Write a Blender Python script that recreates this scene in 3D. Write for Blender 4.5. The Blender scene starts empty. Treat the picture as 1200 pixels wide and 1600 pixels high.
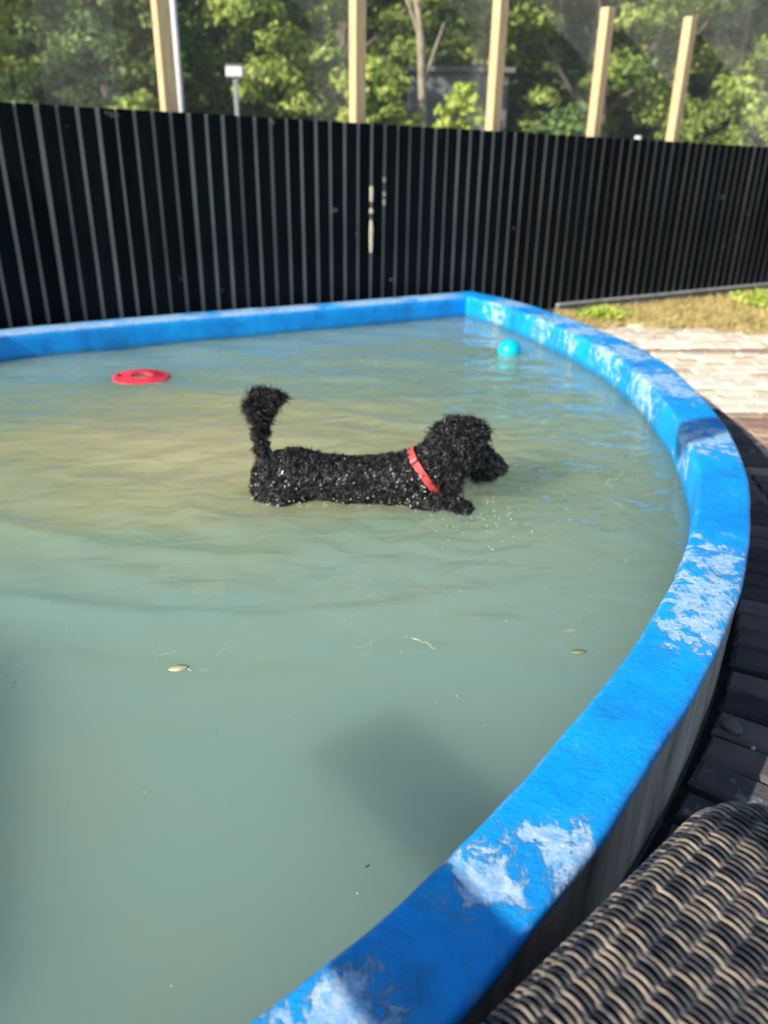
import bpy, bmesh, math, random
import numpy as np
from mathutils import Vector, Matrix, noise
random.seed(7); rng = np.random.default_rng(7)
S = bpy.context.scene; COL = S.collection
PI = math.pi

# ------------------------------------------------------------ camera
cam = bpy.data.cameras.new('camera'); co = bpy.data.objects.new('camera', cam); COL.objects.link(co)
cam.sensor_fit = 'VERTICAL'; cam.sensor_height = 36; cam.sensor_width = 27; cam.lens = 27.0
cam.clip_start = .05; cam.clip_end = 600
RX, RF, RU = (0.99984358, 0.01768636, 0.0), (0.00727885, -0.41148725, 0.91138645), (0.01611911, -0.91124389, -0.41155163)
m = Matrix.Identity(4)
for i, v in enumerate((RX, RF, RU)):
    m[i][0] = v[0]; m[i][1] = -v[1]; m[i][2] = -v[2]
m[0][3] = 0; m[1][3] = 0; m[2][3] = 1.4
co.matrix_world = m
cam.dof.use_dof = True; cam.dof.focus_distance = 1.75; cam.dof.aperture_fstop = 2.25
S.camera = co

# ------------------------------------------------------------ light
SUN_EL, SX, SY = 28.9, -0.790, -0.613          # horizontal direction TOWARDS the sun
W = bpy.data.worlds.new('World'); S.world = W; W.use_nodes = True
nt = W.node_tree; nt.nodes.clear()
sky = nt.nodes.new('ShaderNodeTexSky'); sky.sky_type = 'NISHITA'; sky.sun_disc = False
sky.sun_elevation = math.radians(SUN_EL); sky.sun_rotation = math.atan2(SX, SY)
sky.air_density = 1.0; sky.dust_density = .6
bg = nt.nodes.new('ShaderNodeBackground'); bg.inputs[1].default_value = .13
ow = nt.nodes.new('ShaderNodeOutputWorld')
nt.links.new(sky.outputs[0], bg.inputs[0]); nt.links.new(bg.outputs[0], ow.inputs[0])
sl = bpy.data.lights.new('sun', 'SUN'); sl.energy = 5.0; sl.angle = math.radians(.55); sl.color = (1, .93, .82)
so = bpy.data.objects.new('sun', sl); COL.objects.link(so)
ce = math.cos(math.radians(SUN_EL))
to_sun = Vector((SX * ce, SY * ce, math.sin(math.radians(SUN_EL)))).normalized()
so.rotation_euler = to_sun.to_track_quat('Z', 'Y').to_euler(); so.location = (-6, -5, 8)
S.view_settings.view_transform = 'Standard'; S.view_settings.look = 'None'
S.view_settings.exposure = .45; S.view_settings.gamma = 1; S.view_settings.use_curve_mapping = False
S.cycles.use_denoising = True

# ------------------------------------------------------------ helpers
def link(o, parent=None):
    COL.objects.link(o)
    if parent: o.parent = parent
    return o
def tag(o, label=None, cat=None, group=None, kind=None):
    if label: o['label'] = label
    if cat: o['category'] = cat
    if group: o['group'] = group
    if kind: o['kind'] = kind
    return o
def empty(name, loc=(0, 0, 0), rz=0):
    o = bpy.data.objects.new(name, None); o.location = loc; o.rotation_euler = (0, 0, rz); o.empty_display_size = .1
    return link(o)
def mesh_np(name, V, F, mat=None, parent=None, smooth=False, loc=None):
    me = bpy.data.meshes.new(name); me.from_pydata([tuple(v) for v in V] if not isinstance(V, list) else V, [], F if isinstance(F, list) else F.tolist())
    me.update()
    if smooth: me.polygons.foreach_set('use_smooth', [True] * len(me.polygons))
    o = bpy.data.objects.new(name, me)
    if mat: me.materials.append(mat)
    if loc is not None: o.location = loc
    return link(o, parent)
def bm_obj(name, bm, mat=None, parent=None, smooth=False):
    me = bpy.data.meshes.new(name); bm.normal_update(); bm.to_mesh(me); bm.free()
    if smooth: me.polygons.foreach_set('use_smooth', [True] * len(me.polygons))
    if mat: me.materials.append(mat)
    return link(bpy.data.objects.new(name, me), parent)
def add_box(bm, c, s, rz=0, bev=0, M=None):
    r = bmesh.ops.create_cube(bm, size=1)
    vs = r['verts']
    T = Matrix.Translation(c) @ Matrix.Rotation(rz, 4, 'Z') @ Matrix.Diagonal((*s, 1))
    if M is not None: T = M @ T
    bmesh.ops.transform(bm, matrix=T, verts=vs)
    if bev:
        es = list({e for v in vs for e in v.link_edges})
        bmesh.ops.bevel(bm, geom=es, offset=bev, segments=1, affect='EDGES')
def tube(pts, rads, n=8, closed_ends=True):
    """vertices and faces of a tapered tube"""
    V = []; F = []
    pts = [Vector(p) for p in pts]
    up = Vector((0, 0, 1))
    for i, p in enumerate(pts):
        t = (pts[min(i + 1, len(pts) - 1)] - pts[max(i - 1, 0)]).normalized()
        a = t.cross(up)
        if a.length < 1e-3: a = t.cross(Vector((0, 1, 0)))
        a.normalize(); b = t.cross(a).normalized()
        r = rads[i] if hasattr(rads, '__len__') else rads
        for k in range(n):
            th = 2 * PI * k / n
            V.append(tuple(p + (a * math.cos(th) + b * math.sin(th)) * r))
    for i in range(len(pts) - 1):
        for k in range(n):
            F.append([i * n + k, i * n + (k + 1) % n, (i + 1) * n + (k + 1) % n, (i + 1) * n + k])
    if closed_ends:
        F.append(list(range(n))[::-1]); F.append([(len(pts) - 1) * n + k for k in range(n)])
    return V, F
def quick_quads(name, V, mats, parent=None, F=None):
    """a mesh from a numpy array of vertices, four to a face unless F (n x 4) is given"""
    V = np.asarray(V, np.float32); F = np.arange(len(V)).reshape(-1, 4) if F is None else np.asarray(F)
    me = bpy.data.meshes.new(name); me.vertices.add(len(V)); me.vertices.foreach_set('co', V.ravel())
    me.loops.add(F.size); me.loops.foreach_set('vertex_index', F.ravel().astype(np.int32))
    me.polygons.add(len(F)); me.polygons.foreach_set('loop_start', np.arange(0, F.size, 4, dtype=np.int32)); me.polygons.foreach_set('loop_total', np.full(len(F), 4, np.int32))
    me.update(calc_edges=True); me.materials.append(mats); return me
class MB:
    def __init__(s): s.V = []; s.F = []
    def add(s, V, F):
        o = len(s.V); s.V += list(V); s.F += [[i + o for i in f] for f in F]
    def build(s, name, mat, parent=None, smooth=False): return mesh_np(name, s.V, s.F, mat, parent, smooth)

# ------------------------------------------------------------ materials
class N:
    """small node-graph helper"""
    def __init__(s, name, rough=.6, spec=.5):
        s.m = bpy.data.materials.new(name); s.m.use_nodes = True; s.t = s.m.node_tree
        s.b = s.t.nodes['Principled BSDF']; s.b.inputs['Roughness'].default_value = rough
        s.b.inputs['Specular IOR Level'].default_value = spec
        s.tc = s.t.nodes.new('ShaderNodeTexCoord'); s.obj = s.tc.outputs['Object']
    def n(s, typ, **kw):
        x = s.t.nodes.new('ShaderNode' + typ)
        for k, v in kw.items(): setattr(x, k, v)
        return x
    def l(s, a, b): s.t.links.new(a, b)
    def geo(s): return s.n('NewGeometry').outputs['Position']
    def map(s, vec, scale=(1, 1, 1), loc=(0, 0, 0), rot=(0, 0, 0)):
        x = s.n('Mapping'); x.inputs['Scale'].default_value = scale; x.inputs['Location'].default_value = loc
        x.inputs['Rotation'].default_value = rot; s.l(vec, x.inputs[0]); return x.outputs[0]
    def noise(s, vec, scale, detail=4, rough=.55, dist=0):
        x = s.n('TexNoise'); x.inputs['Scale'].default_value = scale; x.inputs['Detail'].default_value = detail
        x.inputs['Roughness'].default_value = rough; x.inputs['Distortion'].default_value = dist
        s.l(vec, x.inputs['Vector']); return x.outputs['Fac']
    def vor(s, vec, scale, feature='F1', out='Distance'):
        x = s.n('TexVoronoi', feature=feature); x.inputs['Scale'].default_value = scale; s.l(vec, x.inputs['Vector']); return x.outputs[out]
    def ramp(s, f, stops):
        x = s.n('ValToRGB'); e = x.color_ramp.elements
        while len(e) < len(stops): e.new(.5)
        for el, (p, c) in zip(e, stops):
            el.position = p; el.color = (*c, 1) if len(c) == 3 else c
        s.l(f, x.inputs[0]); return x.outputs[0]
    def rng(s, f, a, b, c=0, d=1):
        x = s.n('MapRange'); x.inputs[1].default_value = a; x.inputs[2].default_value = b; x.inputs[3].default_value = c; x.inputs[4].default_value = d
        s.l(f, x.inputs[0]); return x.outputs[0]
    def mix(s, f, a, b):
        x = s.n('Mix', data_type='RGBA')
        for v, i in ((f, 0), (a, 6), (b, 7)):
            if isinstance(v, (int, float)): x.inputs[i].default_value = v
            elif isinstance(v, tuple): x.inputs[i].default_value = (*v, 1)
            else: s.l(v, x.inputs[i])
        return x.outputs[2]
    def math(s, op, a, b=0, c=None):
        x = s.n('Math', operation=op)
        for i, v in enumerate((a, b) if c is None else (a, b, c)):
            if isinstance(v, (int, float)): x.inputs[i].default_value = v
            else: s.l(v, x.inputs[i])
        return x.outputs[0]
    def rand(s): return s.n('ObjectInfo').outputs['Random']
    def col(s, c):
        if isinstance(c, tuple): s.b.inputs['Base Color'].default_value = (*c, 1)
        else: s.l(c, s.b.inputs['Base Color'])
        return s
    def rgh(s, f): s.l(f, s.b.inputs['Roughness']); return s
    def bump(s, f, dist=.01, strength=1, prev=None):
        x = s.n('Bump'); x.inputs['Distance'].default_value = dist; x.inputs['Strength'].default_value = strength
        s.l(f, x.inputs['Height'])
        if prev: s.l(prev, x.inputs['Normal'])
        s.l(x.outputs[0], s.b.inputs['Normal']); return x.outputs[0]

def simple(name, c, rough=.6, var=.25, scale=8, bump=.002, bs=40, spec=.4, metallic=0):
    k = N(name, rough, spec); f = k.noise(k.obj, scale, 5)
    d = tuple(x * (1 - var) for x in c); e = tuple(min(1, x * (1 + var)) for x in c)
    k.col(k.ramp(f, [(.3, d), (.7, e)])); k.bump(k.noise(k.obj, bs, 4), bump)
    k.b.inputs['Metallic'].default_value = metallic
    return k.m

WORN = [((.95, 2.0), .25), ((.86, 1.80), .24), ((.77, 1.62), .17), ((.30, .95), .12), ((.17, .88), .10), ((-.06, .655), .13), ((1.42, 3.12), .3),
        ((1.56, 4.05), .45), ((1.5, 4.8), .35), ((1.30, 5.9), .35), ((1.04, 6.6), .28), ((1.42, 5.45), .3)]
def pool_paint():
    k = N('blue_pool_paint', .42, .4); P = k.geo()
    # worn areas: soft blobs round the places where feet and weather have taken the blue off
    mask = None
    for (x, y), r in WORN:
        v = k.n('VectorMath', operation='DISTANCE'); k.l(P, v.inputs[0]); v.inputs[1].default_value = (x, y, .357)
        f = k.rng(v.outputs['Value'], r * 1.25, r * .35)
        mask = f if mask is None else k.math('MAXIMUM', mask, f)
    big = k.noise(P, 5, 5, .6, .6); fine = k.noise(k.map(P, (1, 1, 1), rot=(0, 0, .5)), 17, 9, .66, .5)
    streak = k.noise(k.map(P, (90, 14, 40), rot=(0, 0, .45)), 1, 4, .6)
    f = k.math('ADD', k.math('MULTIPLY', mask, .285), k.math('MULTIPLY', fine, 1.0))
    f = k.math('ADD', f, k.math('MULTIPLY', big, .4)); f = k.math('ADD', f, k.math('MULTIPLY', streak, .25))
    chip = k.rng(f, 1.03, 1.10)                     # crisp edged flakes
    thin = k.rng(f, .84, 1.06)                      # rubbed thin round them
    sx = k.n('SeparateXYZ'); k.l(P, sx.inputs[0])
    # long back wall: sunlit top painted paler, in noise patches
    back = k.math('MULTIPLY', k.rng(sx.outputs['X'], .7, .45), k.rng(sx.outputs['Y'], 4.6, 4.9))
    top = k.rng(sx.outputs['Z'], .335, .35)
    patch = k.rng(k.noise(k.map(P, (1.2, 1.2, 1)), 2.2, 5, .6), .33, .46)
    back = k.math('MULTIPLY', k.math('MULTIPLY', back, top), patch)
    # wear along the inner arris
    hue = k.noise(P, 3.3, 4, .6)
    blue = k.ramp(hue, [(.28, (.0005, .21, .62)), (.5, (.0005, .32, .88)), (.72, (.001, .40, .93))])
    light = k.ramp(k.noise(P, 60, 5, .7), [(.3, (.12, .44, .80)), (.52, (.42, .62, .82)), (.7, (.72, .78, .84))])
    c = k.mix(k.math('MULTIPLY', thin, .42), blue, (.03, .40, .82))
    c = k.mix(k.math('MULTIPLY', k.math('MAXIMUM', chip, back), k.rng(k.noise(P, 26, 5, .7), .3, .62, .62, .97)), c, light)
    pt = k.n('NewGeometry').outputs['Pointiness']; eg = k.math('MULTIPLY', k.rng(pt, .53, .58), k.rng(k.noise(P, 21, 6, .75), .50, .60))
    c = k.mix(k.math('MULTIPLY', eg, .7), c, light)
    grime = k.math('ADD', k.rng(k.noise(P, 4.6, 6, .7, .3), .54, .70), k.math('MULTIPLY', k.rng(k.noise(k.map(P, (70, 9, 30), rot=(0, 0, .45)), 1, 5, .7), .60, .72), .5))
    c = k.mix(k.math('MULTIPLY', grime, .45), c, (.012, .09, .22))
    specks = k.rng(k.noise(P, 42, 4, .6), .69, .73)
    c = k.mix(specks, c, (.16, .12, .08))
    slime = k.math('MULTIPLY', k.rng(sx.outputs['Z'], .225, .19), .6)
    c = k.mix(slime, c, (.02, .13, .16))
    k.col(c)
    h = k.math('ADD', k.math('MULTIPLY', chip, -.5), k.math('MULTIPLY', k.noise(k.map(P, (60, 150, 60), rot=(0, 0, .45)), 1, 4, .6), .35))
    h = k.math('ADD', h, k.math('MULTIPLY', k.noise(P, 9, 5, .6), .5)); h = k.math('ADD', h, k.math('MULTIPLY', k.noise(P, 38, 5, .7), .6))
    k.bump(h, .005)
    k.rgh(k.rng(k.noise(P, 12, 4), .3, .7, .34, .6))
    return k.m
def concrete():
    k = N('stained_concrete', .85, .25); P = k.geo()
    st = k.noise(k.map(P, (9, 9, 1.4)), 1, 6, .65, .4)
    c = k.ramp(st, [(.3, (.13, .12, .11)), (.45, (.32, .28, .24)), (.6, (.48, .43, .38)), (.75, (.60, .55, .49))])
    sx = k.n('SeparateXYZ'); k.l(P, sx.inputs[0])
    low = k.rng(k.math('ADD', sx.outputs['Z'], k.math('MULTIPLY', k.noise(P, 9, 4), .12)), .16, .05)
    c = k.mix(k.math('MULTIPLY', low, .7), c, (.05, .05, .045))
    drip = k.math('ADD', sx.outputs['Z'], k.math('MULTIPLY', k.noise(k.map(P, (1, 1, .3)), 40, 5, .7), .045))
    c = k.mix(k.rng(drip, .349, .353), c, (.003, .15, .5))
    k.col(c); k.bump(k.noise(P, 45, 6, .7), .004); return k.m
def water_mat():
    k = N('murky_pool_water', .02, .9); P = k.geo()
    k.b.inputs['IOR'].default_value = 1.33
    mud = k.noise(k.map(P, (1, 2.1, 1)), 1.1, 3, .5, .6)
    v = k.n('VectorMath', operation='DISTANCE'); k.l(k.map(P, (1, 1.5, 1)), v.inputs[0]); v.inputs[1].default_value = (-.75, 5.1, .27)
    near = k.rng(v.outputs['Value'], 2.1, .2)                 # silt stirred up round the dog
    v2 = k.n('VectorMath', operation='DISTANCE'); k.l(P, v2.inputs[0]); v2.inputs[1].default_value = (.1, .9, .18)
    f = k.math('ADD', k.math('MULTIPLY', near, .62), k.math('MULTIPLY', mud, .55))
    c = k.ramp(f, [(.2, (.225, .345, .275)), (.45, (.25, .34, .235)), (.68, (.34, .355, .20)), (.9, (.44, .415, .225))])
    wisp = k.noise(k.map(P, (1.5, 5, 1), rot=(0, 0, .2)), 1.6, 5, .6, 1.2)
    c = k.mix(k.math('MULTIPLY', k.rng(wisp, .5, .7), k.math('MULTIPLY', near, .5)), c, (.40, .37, .21))
    k.col(c)
    k.b.inputs['Subsurface Weight'].default_value = 1
    k.b.inputs['Subsurface Radius'].default_value = (1, 1, .9); k.b.inputs['Subsurface Scale'].default_value = 1.5; k.b.subsurface_method = 'BURLEY'
    n1 = k.noise(k.map(P, (1, 1.9, 1)), 4.5, 2, .4, .6)
    far = k.n('VectorMath', operation='DISTANCE'); k.l(P, far.inputs[0]); far.inputs[1].default_value = (-.1, 3.3, .18)
    amp = k.rng(far.outputs['Value'], 3.0, .9, .35, 1.0)
    calm = k.rng(far.outputs['Value'], 1.9, 1.0, 0, 1)
    sy = k.n('SeparateXYZ'); k.l(P, sy.inputs[0])
    act = k.math('MAXIMUM', calm, k.rng(sy.outputs['Y'], 2.2, 3.4))
    n2 = k.noise(k.map(P, (1, 2.0, 1)), 20, 2, .4, .5)
    h = k.math('ADD', k.math('MULTIPLY', n1, 1), k.math('MULTIPLY', n2, .08))
    k.bump(k.math('MULTIPLY', h, k.math('ADD', k.math('MULTIPLY', k.math('MULTIPLY', act, amp), .95), .05)), .027)
    return k.m
def fence_mat():
    k = N('black_fence_stain', .85, .08); P = k.obj
    g = k.noise(k.map(P, (30, 30, 1.5)), 1.5, 6, .6)
    c = k.ramp(g, [(.35, (.001, .0022, .0034)), (.7, (.004, .0075, .0105))])
    sp = k.rng(k.noise(k.geo(), 11, 2, .4), .755, .79)
    c = k.mix(k.math('MULTIPLY', sp, .55), c, (.16, .17, .15))
    r = k.rng(k.rand(), 0, 1, .75, 1.35)
    v = k.n('HueSaturation'); k.l(c, v.inputs['Color']); k.l(r, v.inputs['Value']); k.col(v.outputs[0])
    k.bump(g, .003); return k.m
def rear_mat():
    k = N('weathered_rear_board', .8, .2)
    g = k.noise(k.map(k.obj, (30, 30, 1.2)), 1.5, 6, .6)
    c = k.ramp(g, [(.3, (.20, .165, .15)), (.6, (.36, .305, .27)), (.8, (.50, .43, .38))])
    r = k.rng(k.rand(), 0, 1, .7, 1.3)
    v = k.n('HueSaturation'); k.l(c, v.inputs['Color']); k.l(r, v.inputs['Value']); k.col(v.outputs[0])
    k.bump(g, .003); return k.m
def timber():
    k = N('pale_sawn_timber', .7, .25)
    g = k.noise(k.map(k.obj, (34, 34, 2.2)), 1.5, 7, .7, 1.4)
    c = k.ramp(g, [(.3, (.38, .25, .13)), (.5, (.66, .48, .27)), (.8, (.80, .64, .41))])
    k.col(c); k.bump(g, .002); return k.m
def stone_mat(name, a, b, c_):
    k = N(name, .85, .25); P = k.geo()
    f = k.math('ADD', k.math('MULTIPLY', k.rand(), .55), k.math('MULTIPLY', k.noise(P, 14, 6, .65), .55))
    c = k.ramp(f, [(.2, a), (.5, b), (.85, c_)])
    d = k.rng(k.noise(P, 6, 5, .7), .56, .70)
    c = k.mix(k.math('MULTIPLY', d, .5), c, tuple(x * .5 for x in a))
    lich = k.rng(k.noise(P, 9, 6, .65), .62, .66)
    c = k.mix(k.math('MULTIPLY', lich, .55), c, (.32, .33, .34))
    k.col(c); k.bump(k.noise(P, 55, 6, .7), .006); return k.m
def leaf_mat(name, dark, mid, hi):
    k = N(name, .5, .3); P = k.geo()
    f = k.math('ADD', k.math('MULTIPLY', k.noise(P, .9, 3), .5), k.math('MULTIPLY', k.noise(P, 9, 2), .5))
    c = k.ramp(f, [(.34, dark), (.47, mid), (.60, hi)])
    k.col(c)
    tr = k.n('BsdfTranslucent'); k.l(c, tr.inputs[0]); mx = k.n('MixShader'); mx.inputs[0].default_value = .3
    k.l(k.b.outputs[0], mx.inputs[1]); k.l(tr.outputs[0], mx.inputs[2])
    k.l(mx.outputs[0], k.t.nodes['Material Output'].inputs[0]); return k.m
def fur_mat():
    k = N('wet_black_coat', .34, .6); P = k.obj
    f = k.noise(P, 60, 3)
    k.col(k.ramp(f, [(.35, (.008, .0075, .008)), (.7, (.032, .029, .028))]))
    wet = k.noise(P, 42, 4, .65); k.rgh(k.rng(wet, .38, .60, .6, .22)); k.l(k.rng(wet, .50, .62), k.b.inputs['Coat Weight']); k.l(k.rng(wet, .42, .6, .1, 1.0), k.b.inputs['Specular IOR Level'])
    k.bump(k.vor(P, 95), .006); k.b.inputs['Coat Roughness'].default_value = .14; k.b.inputs['Coat IOR'].default_value = 1.6; return k.m
def cane_mat():
    k = N('two_tone_woven_cane', .42, .45); P = k.obj
    r = k.n('ObjectInfo').outputs['Random']
    cx = k.n('CombineXYZ'); k.l(k.math('MULTIPLY', r, 37), cx.inputs[2])
    va = k.n('VectorMath', operation='ADD'); k.l(k.map(P, (11, 11, 4)), va.inputs[0]); k.l(cx.outputs[0], va.inputs[1])
    f = k.noise(va.outputs[0], 1, 3, .6)
    base = k.ramp(f, [(.36, (.010, .012, .018)), (.49, (.045, .047, .055)), (.56, (.18, .15, .12)), (.74, (.44, .36, .28))])
    fine = k.noise(k.map(P, (30, 30, 30)), 6, 4, .7)
    c = k.mix(k.rng(fine, .55, .7, 0, .4), base, (.05, .05, .055))
    k.col(c); k.bump(k.noise(k.map(P, (8, 300, 300)), 1, 2), .0006); return k.m

M = dict(paint=pool_paint(), conc=concrete(), water=water_mat(), fence=fence_mat(), rear=rear_mat(), timber=timber(), fur=fur_mat(), cane=cane_mat(),
         brick=stone_mat('dark_paving_brick', (.035, .035, .045), (.085, .078, .08), (.17, .14, .13)),
         red=stone_mat('red_paving_brick', (.26, .16, .12), (.38, .25, .185), (.50, .36, .27)),
         cob=stone_mat('pale_cobble', (.50, .41, .30), (.72, .62, .48), (.84, .76, .62)),
         leafA=leaf_mat('mid_green_leaf', (.06, .10, .03), (.24, .34, .07), (.58, .66, .15)),
         leafB=leaf_mat('dark_green_leaf', (.035, .07, .03), (.13, .23, .07), (.38, .50, .15)),
         leafC=leaf_mat('yellow_green_leaf', (.16, .24, .03), (.42, .54, .08), (.68, .74, .17)),
         bark=simple('tree_bark', (.16, .13, .10), .9, .4, 6, .02, 14),
         grey=simple('grey_metal', (.34, .35, .37), .5, .1, 5, .001), white=simple('white_plastic', (.82, .82, .80), .5, .05),
         wire=simple('pale_net_cord', (.36, .37, .38), .6, .1), darkw=simple('dark_timber', (.05, .04, .032), .7, .3, 6),
         wall=simple('grey_render', (.17, .18, .19), .9, .2, 3), roof=simple('grey_roof', (.2, .2, .21), .8, .2, 3),
         kick=simple('grey_gravel_board', (.20, .20, .21), .9, .35, 6, .006, 30),
         red_toy=simple('red_rubber', (.85, .045, .08), .42, .22, 14), ball=simple('turquoise_rubber', (.0, .50, .62), .35, .06),
         collar=simple('coral_collar_webbing', (.62, .075, .075), .6, .25, 40, .002, 200), nose=simple('wet_black_nose', (.006, .006, .007), .2, .1),
         eye=simple('dark_eye', (.012, .007, .004), .05, .1), rock=simple('grey_green_pebble', (.14, .15, .13), .8, .35, 25, .004, 60),
         grit=simple('pale_grit', (.45, .44, .42), .8, .2), fleck=simple('dark_floating_fleck', (.05, .05, .035), .6, .3),
         foam=simple('pale_water_bubble', (.75, .78, .76), .15, .1), yleaf=simple('olive_floating_leaf', (.22, .23, .10), .5, .2),
         canvas=simple('cream_canvas', (.6, .55, .45), .8, .1), under=simple('dark_cane_backing', (.012, .012, .015), .7, .2))
def ground_mat():
    k = N('soil_ground', .95, .1); P = k.geo()
    f = k.noise(P, 2.2, 6, .65); g = k.noise(P, 30, 5, .7)
    c = k.ramp(f, [(.3, (.10, .085, .06)), (.5, (.19, .16, .11)), (.7, (.15, .15, .07))])
    c = k.mix(k.rng(g, .5, .7, 0, .6), c, (.27, .24, .17)); k.col(c); k.bump(g, .02); return k.m
def bed_mat():
    k = N('sandy_joint_bed', .95, .1); P = k.geo()
    g = k.noise(P, 40, 6, .7); sy = k.n('SeparateXYZ'); k.l(P, sy.inputs[0])
    c = k.ramp(g, [(.3, (.34, .28, .20)), (.7, (.52, .45, .35))])
    d = k.ramp(g, [(.3, (.016, .016, .018)), (.7, (.05, .045, .045))])
    k.col(k.mix(k.rng(sy.outputs['Y'], 4.62, 4.5), c, d)); k.bump(g, .008); return k.m
M['slope'] = simple('slope_undergrowth', (.035, .05, .025), .95, .5, 2, .1, 3); M['ground'] = ground_mat(); M['bed'] = bed_mat()

# ------------------------------------------------------------ pool outline (plan)
ARC = [(-3.32, 2.2), (-3.05, 1.05), (-2.35, .28), (-1.45, .0), (-.75, .08), (-.49, .165), (-.28, .305), (-.085, .47), (.104, .655), (.242, .81), (.372, .96), (.492, 1.118), (.664, 1.345), (.785, 1.52), (.906, 1.71), (1.005, 1.88),
       (1.134, 2.14), (1.249, 2.40), (1.355, 2.67), (1.45, 2.98), (1.54, 3.37), (1.615, 3.89), (1.655, 4.42), (1.634, 4.92), (1.544, 5.42), (1.373, 6.04), (1.10, 6.76), (.77, 7.285)]
THK = [.2] * 8 + [.183, .178, .176, .172, .172, .173, .175, .176, .172, .172, .178, .193, .207, .225, .25, .26, .265, .262, .245, .22]
def catmull(P, T, n):
    out = []
    for i in range(len(P) - 1):
        p0, p1, p2, p3 = (np.array(P[max(i - 1, 0)]), np.array(P[i]), np.array(P[i + 1]), np.array(P[min(i + 2, len(P) - 1)]))
        for k in range(n):
            t = k / n
            q = .5 * ((2 * p1) + (-p0 + p2) * t + (2 * p0 - 5 * p1 + 4 * p2 - p3) * t * t + (-p0 + 3 * p1 - 3 * p2 + p3) * t ** 3)
            out.append((q[0], q[1], T[i] + (T[i + 1] - T[i]) * t))
    out.append((*P[-1], T[-1])); return out
arc = catmull(ARC, THK, 8)
corner = np.array((.77, 7.285)); arc = [a for a in arc if np.hypot(a[0] - corner[0], a[1] - corner[1]) > .30] + [arc[-1]]
bk = [(.10, 6.87, .2), (-.7, 6.37, .2), (-1.49, 5.92, .2), (-2.2, 5.46, .2), (-2.62, 5.17, .2)]
bk2 = catmull([(b[0], b[1]) for b in bk], [.2] * 5, 6)
lf = catmull([(-2.62, 5.17), (-2.95, 4.75), (-3.22, 4.0), (-3.35, 3.1), (-3.32, 2.2)], [.2] * 5, 6)
LOOP = arc + bk2[:-1] + lf[:-1]
# even it out: densify so that the arris can be uneven
def loop_geo():
    n = len(LOOP); P = np.array([(a[0], a[1]) for a in LOOP]); T = np.array([a[2] for a in LOOP]); Nn = []
    for i in range(n):
        a = P[i] - P[i - 1]; b = P[(i + 1) % n] - P[i]; a /= np.linalg.norm(a); b /= np.linalg.norm(b)
        na = np.array((a[1], -a[0])); nb = np.array((b[1], -b[0])); h = na + nb; h /= np.linalg.norm(h)
        Nn.append(h / max(.5, h @ na))
    return P, T, np.array(Nn)
LP, LT, LN = loop_geo()
def off_loop(d): return LP + LN * d          # d>0 outside
TOP = .357; WATER = .18
pool = empty('swimming_pool', (1.0, 3.0, 0)); tag(pool, 'raised pool with curved blue rim, its paint worn to pale patches', 'pool')
pool.location = (0, 0, 0)
def sweep(prof, name, mat, jit=0):
    """prof: list of (side, offset, z): side 'o' = outwards from the outer line, 'i' = measured inwards from the inner line"""
    n = len(LP); V = []; F = []
    for j, (sd, d, z) in enumerate(prof):
        for i in range(n):
            p = LP[i] + LN[i] * (d if sd == 'o' else -(LT[i] + d))
            zz = z
            if jit:
                zz += noise.noise(Vector((p[0] * 5, p[1] * 5, j * .0))) * jit
                e = noise.noise(Vector((p[0] * 9 + 5, p[1] * 9, j * .3))) * jit
                p = p + LN[i] * e
            V.append((p[0], p[1], zz))
    m_ = len(prof)
    for j in range(m_):
        jn = (j + 1) % m_
        for i in range(n):
            i2 = (i + 1) % n
            F.append([j * n + i, j * n + i2, jn * n + i2, jn * n + i])
    return mesh_np(name, V, F, mat, pool)
# subdivide loop between points for unevenness
def densify():
    global LP, LT, LN
    P2 = []; T2 = []; N2 = []
    n = len(LP)
    for i in range(n):
        j = (i + 1) % n
        k = max(1, int(np.linalg.norm(LP[j] - LP[i]) / .02))
        for q in range(k):
            t = q / k
            P2.append(LP[i] * (1 - t) + LP[j] * t); T2.append(LT[i] * (1 - t) + LT[j] * t); N2.append(LN[i] * (1 - t) + LN[j] * t)
    LP, LT, LN = np.array(P2), np.array(T2), np.array(N2)
COARSE_OUT = off_loop(0.0).copy()
densify()
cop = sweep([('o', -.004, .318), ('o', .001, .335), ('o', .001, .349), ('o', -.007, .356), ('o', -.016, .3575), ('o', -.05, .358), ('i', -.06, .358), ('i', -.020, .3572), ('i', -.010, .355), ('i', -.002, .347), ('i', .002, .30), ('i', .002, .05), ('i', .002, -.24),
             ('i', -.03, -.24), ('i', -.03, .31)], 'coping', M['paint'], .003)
for p in cop.data.polygons: p.use_smooth = True
wal = sweep([('o', -.008, -.05), ('o', -.006, .15), ('o', -.003, .352), ('o', -.04, .352), ('o', -.06, .30), ('o', -.06, -.05)], 'wall', M['conc'], .003)
# floor
inner = LP - LN * (LT[:, None] + .0); nfl = len(inner)
mesh_np('floor', [(p[0], p[1], -.25) for p in inner], [list(range(nfl))], M['paint'], pool)

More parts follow.
